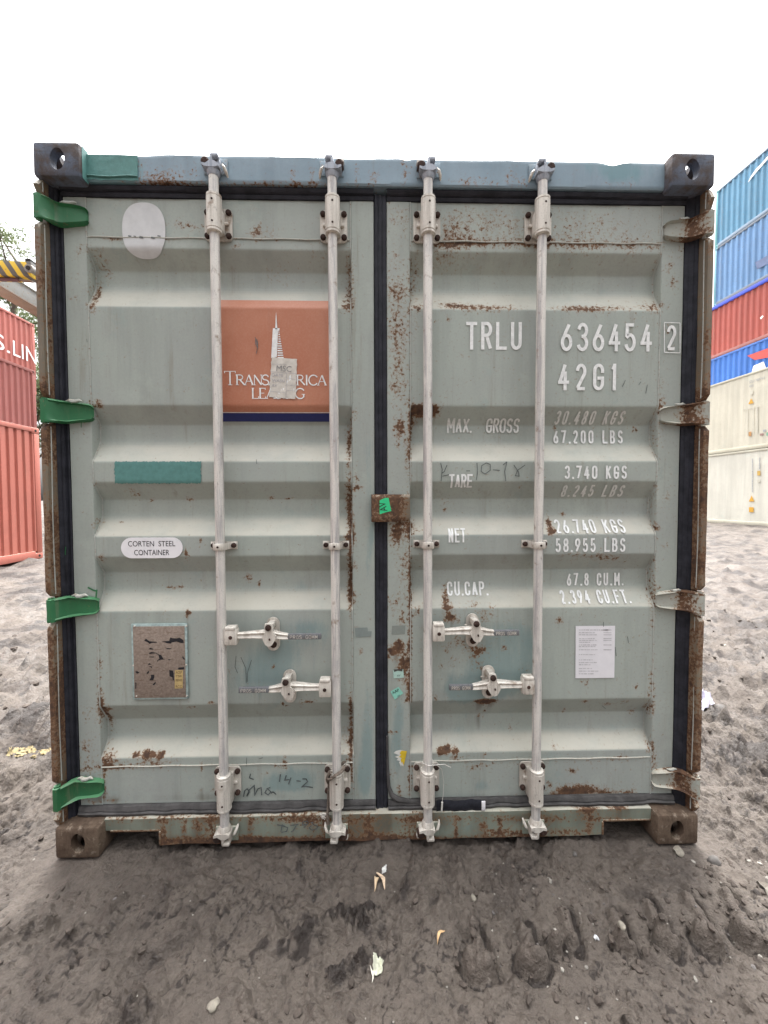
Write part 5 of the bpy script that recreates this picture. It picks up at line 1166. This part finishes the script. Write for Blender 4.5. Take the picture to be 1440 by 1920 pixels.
# ================================================================== TREES
n = NT('leaf_green'); lv = n.noise(1.3, 3, .6); lcol = n.mix(n.rng(lv, .3, .7), (.08, .115, .045), (.16, .19, .09)); n.done(lcol, .6)
tr_ = n.t.nodes.new('ShaderNodeBsdfTranslucent'); n.link(lcol, tr_.inputs['Color']); ms = n.t.nodes.new('ShaderNodeMixShader'); ms.inputs[0].default_value = .35
n.link(n.p.outputs[0], ms.inputs[1]); n.link(tr_.outputs[0], ms.inputs[2]); n.link(ms.outputs[0], n.out.inputs[0]); M_leaf = n.m
M_bark = plain('grey_bark', (.12, .095, .075), .9, .3, 6, bump=.5, bdist=.02)
def tree(label, lat, dep, h, seed, spread, z_low, nleaf):
    r = random.Random(seed); base = bgp(lat, dep, GZL); o = empty('tree', base); tag(o, label, 'tree', 'trees behind the red containers')
    tk = MB(); lf = MB()
    trunk = [Vector((r.uniform(-.2, .2)*k*.3, r.uniform(-.2, .2)*k*.3, h*.62*k/5)) for k in range(6)]
    tk.tube(trunk, [.28-.035*k for k in range(6)], 9)
    tips = []
    for k in range(20):
        t = r.uniform(.3, 1); i = min(4, int(t*5)); p = trunk[i].lerp(trunk[i+1], t*5-i if t < 1 else 1)
        az = r.uniform(0, 6.283); ln = spread*r.uniform(.5, 1)*(1.2-.5*t); d = Vector((math.cos(az), math.sin(az), r.uniform(.3, 1.1))).normalized()
        q = p+d*ln*.5+Vector((0, 0, .1)); e_ = p+d*ln+Vector((0, 0, r.uniform(.2, .9)))
        tk.tube([p, q, e_], [.09, .055, .02], 6)
        for m in range(4):
            a_ = q.lerp(e_, r.random()); d2 = Vector((r.uniform(-1, 1), r.uniform(-1, 1), r.uniform(-.2, 1))).normalized(); e2 = a_+d2*r.uniform(.7, 1.8)
            tk.tube([a_, (a_+e2)/2+Vector((0, 0, .08)), e2], [.03, .02, .008], 5); tips.append((a_+e2)/2); tips.append(e2)
        tips.append(e_)
    cl = [(t_, r.uniform(.28, .75)) for t_ in tips]
    for k in range(nleaf):
        c, rad = r.choice(cl); v = Vector((r.gauss(0, 1), r.gauss(0, 1), r.gauss(0, .8)))*rad*.62; p = c+v
        if p.z < z_low: continue
        u = Vector((r.uniform(-1, 1), r.uniform(-1, 1), r.uniform(-1, .4))).normalized(); w_ = u.orthogonal().normalized(); w_.rotate(Matrix.Rotation(r.uniform(0, 6.28), 3, u))
        s = r.uniform(.10, .20); lf.add([p-w_*s*.28, p+u*s*.9-w_*s*.1, p+u*s*1.7, p+u*s*.8+w_*s*.34], [(0, 1, 2, 3)])
    tk.build('trunk', M_bark, o); lf.build('crown', M_leaf, o, smooth=0)
tree('tall thin-leaved tree at far left, its pale crown against the white sky', -21.3, 26.0, 25.5, 3, 4.6, 10.0, 11000)
tree('lower bushy tree showing between the crane girder and the red container with letters', -18.6, 22.7, 11.6, 8, 3.4, 4.0, 8000)

# ================================================================== GROUND
def axis(lo, hi, step, far, g, g2=.08, mid=11):
    def run(d):
        out = []; q = step; x = 0
        while x < far: q *= 1+(g if x < mid else g2); x += q; out.append(x)
        return out
    a = list(np.arange(lo, hi+step*.5, step))
    return np.array([a[0]-x for x in run(0)][::-1]+a+[a[-1]+x for x in run(0)])
gx = axis(-1.70, 1.70, .0056, 420, .019); gy = axis(-.64, .10, .0056, 420, .019)
gy = gy[gy > -60]
XX, YY = np.meshgrid(gx, gy)
def spot(px, py): p = atg(px, py, -.005); return p[0], p[1]
dist0 = lambda X, Y: np.hypot(X-CAM[0], Y-CAM[1])
def ground_z(X, Y, crumbs=None):  # crumbs: dark turned soil plus shade painted into grooves and edges
    warp = fbm(X*2.1, Y*2.1, 3, .5, 50)*.25
    big = fbm(X*.35, Y*.35, 3, .5, 1)*.035
    med = fbm(X*1.6+warp, Y*1.6, 4, .5, 2)
    fin = fbm(X*9.0, Y*9.0, 5, .55, 3)
    # crusty plates: terraces of a warped noise
    t = fbm(X*4.0+warp*2, Y*4.6, 4, .52, 4)*3.2; fl = np.floor(t); fr = t-fl
    plates = (fl+sst(fr, .78, .96))*.0085
    rough = sst(fbm(X*.9, Y*.9, 2, .5, 7)+.9*sst(np.abs(X), .9, 1.8)+.4*sst(Y, .2, 1.5)-.25, -.2, .6)     # churned more at the sides than in front of the doors
    rough = .30+.70*rough
    clod = np.clip(fbm(X*13., Y*13., 3, .5, 9)-.28, 0, 1)*.06*(.30+rough)+.0034*fbm(X*30., Y*30., 3, .62, 19)*(.55+.9*rough)
    z = big*sst(np.hypot(X, Y), .5, 3)+.010*med+.0065*fin*(.8+rough)+plates*(.30+1.2*rough)+clod
    dist = np.hypot(X-CAM[0], Y-CAM[1]); z = z*(1-.5*sst(dist, 6, 20))
    # turned-up lumps: flat tops, steep edges
    l1 = sst(fbm(X*5.2+warp, Y*6.0, 4, .55, 81), .10, .26); l2 = sst(fbm(X*12.5, Y*13.5+warp, 4, .58, 82), .16, .34); l3 = sst(fbm(X*27., Y*29., 3, .6, 83), .22, .42); l0 = sst(fbm(X*1.9, Y*2.6, 4, .55, 84), .12, .30)
    if crumbs is not None:
        crumbs += np.clip(.33+.55*fbm(X*2.2, Y*3.4, 4, .6, 95), 0, .8)*np.maximum(sst(np.abs(X), 1.25, 2.1), sst(Y, .4, 1.2))  # sides darkened in colour to offset the stronger light there
        crumbs += (.8*np.clip(4*l1*(1-l1), 0, 1)+.75*np.clip(4*l2*(1-l2), 0, 1))*sst(fbm(X*3.1, Y*3.1, 3, .5, 91), -.05, .3)+.5*l3*sst(fbm(X*2.3, Y*2.3, 3, .5, 92), .1, .4)  # lump edges painted dark as shade
    area = sst(fbm(X*1.7, Y*1.7, 3, .5, 85), -.25, .25)
    z = z+.020*l1*rough+.015*l2*(.25*area+.75)*rough*(1-.3*l1)+.009*l3*(.12+.55*area+.3*rough)+.035*l0*rough*sst(dist0(X, Y), 2.2, 4)
    rid = 1-np.abs(fbm(X*5.5+warp*3, Y*5.5, 3, .5, 71))
    if crumbs is not None: crumbs += .7*np.clip((rid-.9)/.1, 0, 1)**2*sst(fbm(X*1.3, Y*1.3, 2, .5, 72), .0, .3)  # crack shade painted into the colour
    z = z-.016*np.clip((rid-.86)/.14, 0, 1)**2*(.35+.65*rough)*sst(fbm(X*1.3, Y*1.3, 2, .5, 72), -.1, .3)
    foot = np.exp(-(np.maximum(0, np.abs(np.abs(X)-1.14)-.08)/.10)**2-(np.maximum(0, np.abs(Y-.09)-.09)/.10)**2)
    under = ((np.abs(X) < 1.16) & (Y > .03)).astype(float)
    z = z*(1-.85*foot)*(1-.6*under*sst(Y, 0, .3))-.006-.014*np.exp(-((Y-.02)/.14)**2)*(np.abs(X) < 1.25)*(1-foot)
    # tyre-lug prints, low right
    marks = [((888,1742),(897,1785),(899,1812),.046,.032),((985,1745),(991,1785),(998,1812),.045,.033),((1058,1720),(1073,1775),None,.016,.010),((1150,1716),(1162,1760),(1168,1780),.032,.028),((1215,1700),(1240,1748),(1250,1764),.037,.031),((1288,1690),(1312,1722),(1325,1762),.042,.033),((1362,1682),(1388,1728),(1398,1752),.042,.033),((1035,1783),(1042,1788),(1040,1790),.022,.020)]
    for a, b, bl, rb, hb in marks:
        a, b = spot(*a), spot(*b); dx, dy = b[0]-a[0], b[1]-a[1]; t = np.clip(((X-a[0])*dx+(Y-a[1])*dy)/(dx*dx+dy*dy), 0, 1)
        d = np.hypot(X-a[0]-t*dx, Y-a[1]-t*dy); sd = ((X-a[0])*dy-(Y-a[1])*dx)
        z = z+.020*np.exp(-(d/.017)**4)-.024*np.exp(-((d-.029)/.010)**2)*(sd < 0)
        if crumbs is not None: crumbs += 1.5*np.exp(-((d-.028)/.008)**2)*(sd < 0)+.5*np.exp(-((d-.023)/.004)**2)-2.5*(d < .017)  # dark groove sides and pale ridge tops paint the print's light and shade
        if bl:
            c = spot(*bl); ux, uy = dx/math.hypot(dx, dy), dy/math.hypot(dx, dy)
            wob_ = 1+.45*fbm(X*13, Y*13, 3, .5, 31)
            u = ((X-c[0])*ux+(Y-c[1])*uy); vv = ((X-c[0])*uy-(Y-c[1])*ux)
            r2 = ((u/(rb*.95))**2+(vv/rb)**2)*wob_
            if crumbs is not None: crumbs += 1.5*np.exp(-((np.sqrt(r2)-1.12)/.10)**2)*(.75+.8*fbm(X*22, Y*22, 2, .5, 35))-3*(r2 < .95)  # shade ring painted round each blob, its top kept pale
            z = z+1.9*hb*np.sqrt(np.clip(1-r2, 0, 1))*(1+.28*fbm(X*24, Y*24, 3, .5, 33))-.014*np.exp(-((np.sqrt(r2)-1.15)/.13)**2)
    # gouges and crumbly ridges in front
    for pts, wd, hh, crumb_shade in ([((270,1792),(300,1782),(345,1762),(358,1755)),.016,.016,.2],[((570,1754),(600,1735),(630,1715),(690,1712)),.030,.015,1.],[((655,1740),(690,1735),(710,1722)),.028,.018,1.],[((620,1828),(660,1815),(700,1798)),.022,.016,1.],[((555,1605),(580,1655)),.006,.006,0],[((585,1665),(605,1655),(628,1642)),.013,.014,.6],[((320,1705),(345,1700),(360,1692)),.012,.010,.3],[((110,1785),(150,1735),(160,1740)),.012,.010,.4],[((115,1795),(170,1800)),.012,.008,.4],[((0,1765),(60,1745),(90,1735)),.02,.02,.5],[((215,1900),(240,1895),(260,1915)),.035,.014,1.],[((745,1700),(770,1650)),.022,.010,1.],[((500,1775),(540,1770)),.030,.007,1.],[((405,1780),(407,1820)),.006,-.010,0]):
        best = np.full(X.shape, 9.)
        for p, q in zip(pts, pts[1:]):
            a, b = spot(*p), spot(*q); dx, dy = b[0]-a[0], b[1]-a[1]; t = np.clip(((X-a[0])*dx+(Y-a[1])*dy)/(dx*dx+dy*dy), 0, 1)
            best = np.minimum(best, np.hypot(X-a[0]-t*dx, Y-a[1]-t*dy))
        cr2 = 1+crumb_shade*1.3*fbm(X*38, Y*38, 3, .6, 61)
        if crumbs is not None: crumbs += (.30+.5*crumb_shade)*np.exp(-(best/(wd*1.15))**2)*np.clip(.75+1.3*fbm(X*17, Y*17, 4, .6, 62), 0, 1.3)
        z = z+1.5*hh*np.exp(-(best/wd)**2)*cr2-.5*abs(hh)*np.exp(-((best-1.7*wd)/(wd*.5))**2)
    z = z+(GZL+.004)*sst(-X, 3.2, 6.3)+(GZR+.004)*sst(X, 4.5, 14)
    return z
ZZ = np.empty_like(XX); CRB_SHADE = np.zeros_like(XX)
for k in range(0, len(gy), 80): ZZ[k:k+80] = ground_z(XX[k:k+80], YY[k:k+80], CRB_SHADE[k:k+80])
ny, nx = XX.shape
me = bpy.data.meshes.new('ground'); me.vertices.add(nx*ny); me.vertices.foreach_set('co', np.stack([XX, YY, ZZ], -1).astype(np.float32).ravel())
idx = np.arange(nx*ny).reshape(ny, nx); quads = np.stack([idx[:-1, :-1], idx[:-1, 1:], idx[1:, 1:], idx[1:, :-1]], -1).reshape(-1, 4)
me.loops.add(quads.size); me.loops.foreach_set('vertex_index', quads.astype(np.int32).ravel()); me.polygons.add(len(quads))
me.polygons.foreach_set('loop_start', np.arange(0, quads.size, 4, dtype=np.int32)); me.polygons.foreach_set('use_smooth', np.ones(len(quads), bool)); me.update(calc_edges=True)
ca = me.attributes.new('crumb_shade', 'FLOAT', 'POINT'); ca.data.foreach_set('value', np.clip(CRB_SHADE, -1, 1.2).astype(np.float32).ravel())
n = NT('dark_wet_mud'); g1 = n.noise(1.1, 5, .6); g2 = n.noise(7, 6, .65); g3 = n.noise(60, 6, .7); g4 = n.noise(260, 4, .7)
gc = n.mix(n.rng(g1, .38, .62), (.078, .068, .061), (.108, .096, .086)); gc = n.mix(n.rng(g2, .42, .7, 0, .7), gc, (.132, .118, .105))
gc = n.mix(n.rng(n.noise(3.2, 6, .7), .52, .68, 0, .75), gc, (.045, .038, .034)); gc = n.mix(n.rng(g3, .50, .72, 0, .6), gc, (.040, .034, .030)); gc = n.mix(n.rng(n.noise(24, 6, .7), .55, .68, 0, .7), gc, (.042, .036, .032)); gc = n.mix(n.rng(g4, .62, .75, 0, .45), gc, (.15, .138, .122))
soil_shade = n.math('ADD', n.attr('crumb_shade').outputs['Fac'], n.math('MULTIPLY', n.math('SUBTRACT', g3, .5), 1.1)); gc = n.mix(n.rng(soil_shade, .28, .8, 0, .9), gc, (.026, .021, .019))  # dark soil tone, also the painted shade of recesses
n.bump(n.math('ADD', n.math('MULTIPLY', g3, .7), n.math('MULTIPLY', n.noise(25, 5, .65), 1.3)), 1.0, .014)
gc = n.mix(n.rng(n.math('MULTIPLY', n.attr('crumb_shade').outputs['Fac'], -1.0), .15, .8, 0, .75), gc, n.mix(n.rng(g3, .4, .7), (.120, .106, .095), (.085, .074, .066)))  # raised print tops painted paler, as if catching light
gc = n.mix(1.0, gc, (.90, .835, .775), 'MULTIPLY')
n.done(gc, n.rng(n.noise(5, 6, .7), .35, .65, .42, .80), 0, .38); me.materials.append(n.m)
go = bpy.data.objects.new('ground', me); COL.objects.link(go); go['kind'] = 'structure'; go['label'] = 'dark churned mud of the container yard'
def gz(x, y): return float(ground_z(np.array([[x]]), np.array([[y]]))[0, 0])

# loose stones and crumbs
def blob(mb, c, r, rnd, flat=.7, mat=None, sub=1):
    bm = bmesh.new(); bmesh.ops.create_icosphere(bm, subdivisions=sub, radius=1)
    az = rnd.uniform(0, 6.28); sx_, sy_ = rnd.uniform(.7, 1.3), rnd.uniform(.6, 1.1)
    for v in bm.verts:
        k = 1+rnd.uniform(-.22, .22); p = Vector((v.co.x*sx_, v.co.y*sy_, v.co.z*flat))*r*k; v.co = Matrix.Rotation(az, 3, 'Z') @ p+Vector(c)
    mb.bm(bm, mat)
rs = random.Random(21); peb = MB(); cld = MB(); PTS = []
for k in range(3000):
    u = rs.random()
    if u < .45: x, y = rs.uniform(.2, 1.75), rs.uniform(-.95, -.05)
    elif u < .7: x, y = rs.uniform(-1.7, 1.7), rs.uniform(-1.0, -.05)
    elif u < .87: x, y = rs.uniform(1.25, 4.2), rs.uniform(-.6, 4)
    else: x, y = rs.uniform(-3.6, -1.25), rs.uniform(-.6, 4)
    PTS.append((x, y, rs.random()))
P_ = np.array(PTS); zz = ground_z(P_[:, 0][None], P_[:, 1][None])[0]
for (x, y, u), z in zip(PTS, zz):
    far = max(1, math.hypot(x, y+1.4)/1.5)
    if u < .16: blob(peb, (x, y, z+.001), rs.choice((.002, .003, .003, .004, .007))*min(far, 2.2), rs, .6, rs.choice((0, 0, 1)))
    else: blob(cld, (x, y, z), rs.choice((.003, .004, .005, .006, .008, .013))*min(far, 2.2), rs, .8)
g_o = peb.build('gravel', [plain('pale_stone', (.22, .205, .18), .8, .3, 40), plain('grey_stone', (.11, .10, .095), .85, .3, 40)], smooth=30); tag(g_o, 'small pale stones scattered over the mud', None, None, 'stuff')
c_o = cld.build('mud_crumbs', plain('mud_crumb', (.066, .053, .044), .9, .4, 60, bump=.5, bdist=.003), smooth=0); tag(c_o, 'dark crumbs of mud scattered over the yard', None, None, 'stuff')
# larger single stones
for px, py, r, lab_, sh in ((400,1889,.014,'oval pale pebble on the mud near the bottom edge',.6),(1165,1782,.012,'small light stone among the tyre marks',.7),(888,1678,.012,'round pale stone pressed into the mud below the doors',.7),(1078,1599,.009,'small round stone in front of the right fork pocket',.7),(1338,1619,.022,'dark jagged stone near the right corner casting',.8),(1272,1598,.016,'whitish stone against the foot of the right corner casting',.7),(1352,1336,.018,'grey stone lying near the crumpled plastic at right',.8)):
    mb = MB(); x, y = spot(px, py); z = gz(x, y); far = max(1, math.hypot(x, y+1.4)/1.5); blob(mb, (x, y, z+r*.2), r*min(far, 1.6), rs, sh, None, 2)
    o = mb.build('stone', plain('stone_'+str(px), (.21, .19, .155) if 'pale' in lab_ or 'light' in lab_ or 'whit' in lab_ else (.10, .092, .085), .8, .25, 50), smooth=60, loc=(x, y, z)); tag(o, lab_, 'stone', 'loose stones on the mud')
# leaves, twig and litter
def leaf(px0, py0, px1, py1, wd, col, label, name='dry_leaf', cat='leaf', grp='dry leaves on the mud', curl=.006):
    a, b = np.array(spot(px0, py0)), np.array(spot(px1, py1)); d = b-a; n_ = np.array([-d[1], d[0]])/np.linalg.norm(d); mb = MB(); rows = []
    for k in range(9):
        t = k/8; c = a+d*t; w_ = wd*math.sin(math.pi*min(.97, max(.03, t**.8)))
        for s_i in (-1, 0, 1):
            q = c+n_*w_*s_i+n_*.006*math.sin(3*t); rows.append((q[0], q[1], gz(*q)+.004+curl*abs(s_i)*math.sin(math.pi*t)+.006*math.sin(math.pi*t)))
    mb.grid(3, 9, lambda i, j: rows[j*3+i], 0)
    top = [(r[0], r[1], r[2]-.0012) for r in rows]; mb.grid(3, 9, lambda i, j: top[j*3+i], 0, flip=True)
    o = mb.build(name, plain(name+str(px0), col, .7, .2, 90, bump=0), loc=rows[0], smooth=50); tag(o, label, cat, grp)
leaf(706,1630,721,1664,.010,(.55,.42,.30),'longer cream dry leaf curled on the mud below the center gasket'); leaf(704,1642,702,1668,.008,(.50,.38,.25),'shorter cream dry leaf beside the longer leaf')
leaf(820,1783,835,1762,.004,(.50,.33,.17),'thin tan twig lying on the mud below the third lock bar','twig','twig','sticks on the mud',.002)
leaf(1418,1658,1440,1690,.012,(.13,.115,.095),'flat grey splinter of wood at the right edge of the mud','wood_splinter','wood splinter','sticks on the mud',.002)
def scrap(pts, h, col, name, label, cat, seed, rough=.6, n_=9):
    r = random.Random(seed); P = [np.array(spot(*p)) for p in pts]; mb = MB(); cz = {}
    rows = []
    for j in range(n_):
        for i in range(n_):
            u, v = i/(n_-1), j/(n_-1); q = (P[0]*(1-u)+P[1]*u)*(1-v)+(P[3]*(1-u)+P[2]*u)*v
            e = 0 if 0 < i < n_-1 and 0 < j < n_-1 else 1
            q = q+np.array([r.uniform(-1, 1), r.uniform(-1, 1)])*np.linalg.norm(P[1]-P[0])*.05
            rows.append((q[0], q[1], gz(*q)+.003+h*r.random()*(1 if not e else .4)))
    mb.grid(n_, n_, lambda i, j: rows[j*n_+i], 0); lo = [(a, b, c-.0012) for a, b, c in rows]; mb.grid(n_, n_, lambda i, j: lo[j*n_+i], 0, flip=True)
    o = mb.build(name, plain(name+str(seed), col, rough, .12, 60, bump=0), loc=rows[0], smooth=40); tag(o, label, cat, 'litter on the mud')
scrap([(1312,1318),(1330,1318),(1340,1346),(1312,1343)], .045, (.34, .325, .40), 'plastic_scrap', 'crumpled white plastic lying behind the right corner post', 'plastic scrap', 3)
scrap([(700,1806),(719,1800),(716,1836),(699,1832)], .010, (.52, .53, .42), 'paper_scrap', 'muddy torn paper near the bottom of the picture', 'paper scrap', 4)
scrap([(1112,1758),(1122,1760),(1124,1770),(1117,1768)], .003, (.60, .61, .62), 'paper_scrap', 'tiny white paper scrap beside the tyre marks', 'paper scrap', 6)
leaf(694,1822,697,1848,.003,(.55,.53,.46),'thin pale strip beside the muddy torn paper','paper_strip','paper strip','litter on the mud',.001)
scrap([(716,1618),(725,1613),(724,1625),(716,1630)], .010, (.62, .62, .60), 'paper_scrap', 'small crumpled white scrap above the dry leaves', 'paper scrap', 8)
def flat_rag(pts, col, name, label, cat, seed, n_=22):
    P = [np.array(spot(*p)) for p in pts]; mb = MB(); g = {}; r = random.Random(seed)
    def pt(i, j):
        u, v = i/(n_-1), j/(n_-1); q = (P[0]*(1-u)+P[1]*u)*(1-v)+(P[3]*(1-u)+P[2]*u)*v; return q+np.array([r.uniform(-1, 1), r.uniform(-1, 1)])*.006
    Q = [pt(i, j) for j in range(n_) for i in range(n_)]; A = np.array(Q); Z = ground_z(A[:, 0][None], A[:, 1][None])[0].reshape(n_, n_)
    for _ in range(4):
        p_ = np.pad(Z, 1, mode='edge'); Z = np.maximum(Z-.004, (p_[:-2, 1:-1]+p_[2:, 1:-1]+p_[1:-1, :-2]+p_[1:-1, 2:]+p_[1:-1, 1:-1])/5)
    Z = Z.ravel()+.004
    keep = fbm(A[:, 0]*14+seed, A[:, 1]*14, 4, .6, seed)
    vs = [(a[0], a[1], z) for a, z in zip(A, Z)]; fs = []
    for j in range(n_-1):
        for i in range(n_-1):
            e = min(i, j, n_-2-i, n_-2-j)/(n_*.5)
            if keep[j*n_+i]+.9*e > .28: a = j*n_+i; fs.append((a, a+1, a+1+n_, a+n_))
    mb.add(vs, fs)
    o = mb.build(name, plain(name+str(seed), col, .7, .35, 25, bump=.3), loc=vs[n_*n_//2+n_//2], smooth=60)
    md = o.modifiers.new('thick', 'SOLIDIFY'); md.thickness = .0015; tag(o, label, cat, 'litter on the mud')
flat_rag([(8,1412),(56,1386),(78,1398),(24,1436)], (.20, .158, .075), 'plastic_scrap', 'largest ragged faded yellow scrap flattened into the mud at left', 'plastic scrap', 10)
flat_rag([(56,1420),(92,1394),(104,1408),(66,1440)], (.215, .168, .078), 'plastic_scrap', 'smaller faded yellow scrap in the mud by the left corner post', 'plastic scrap', 11)
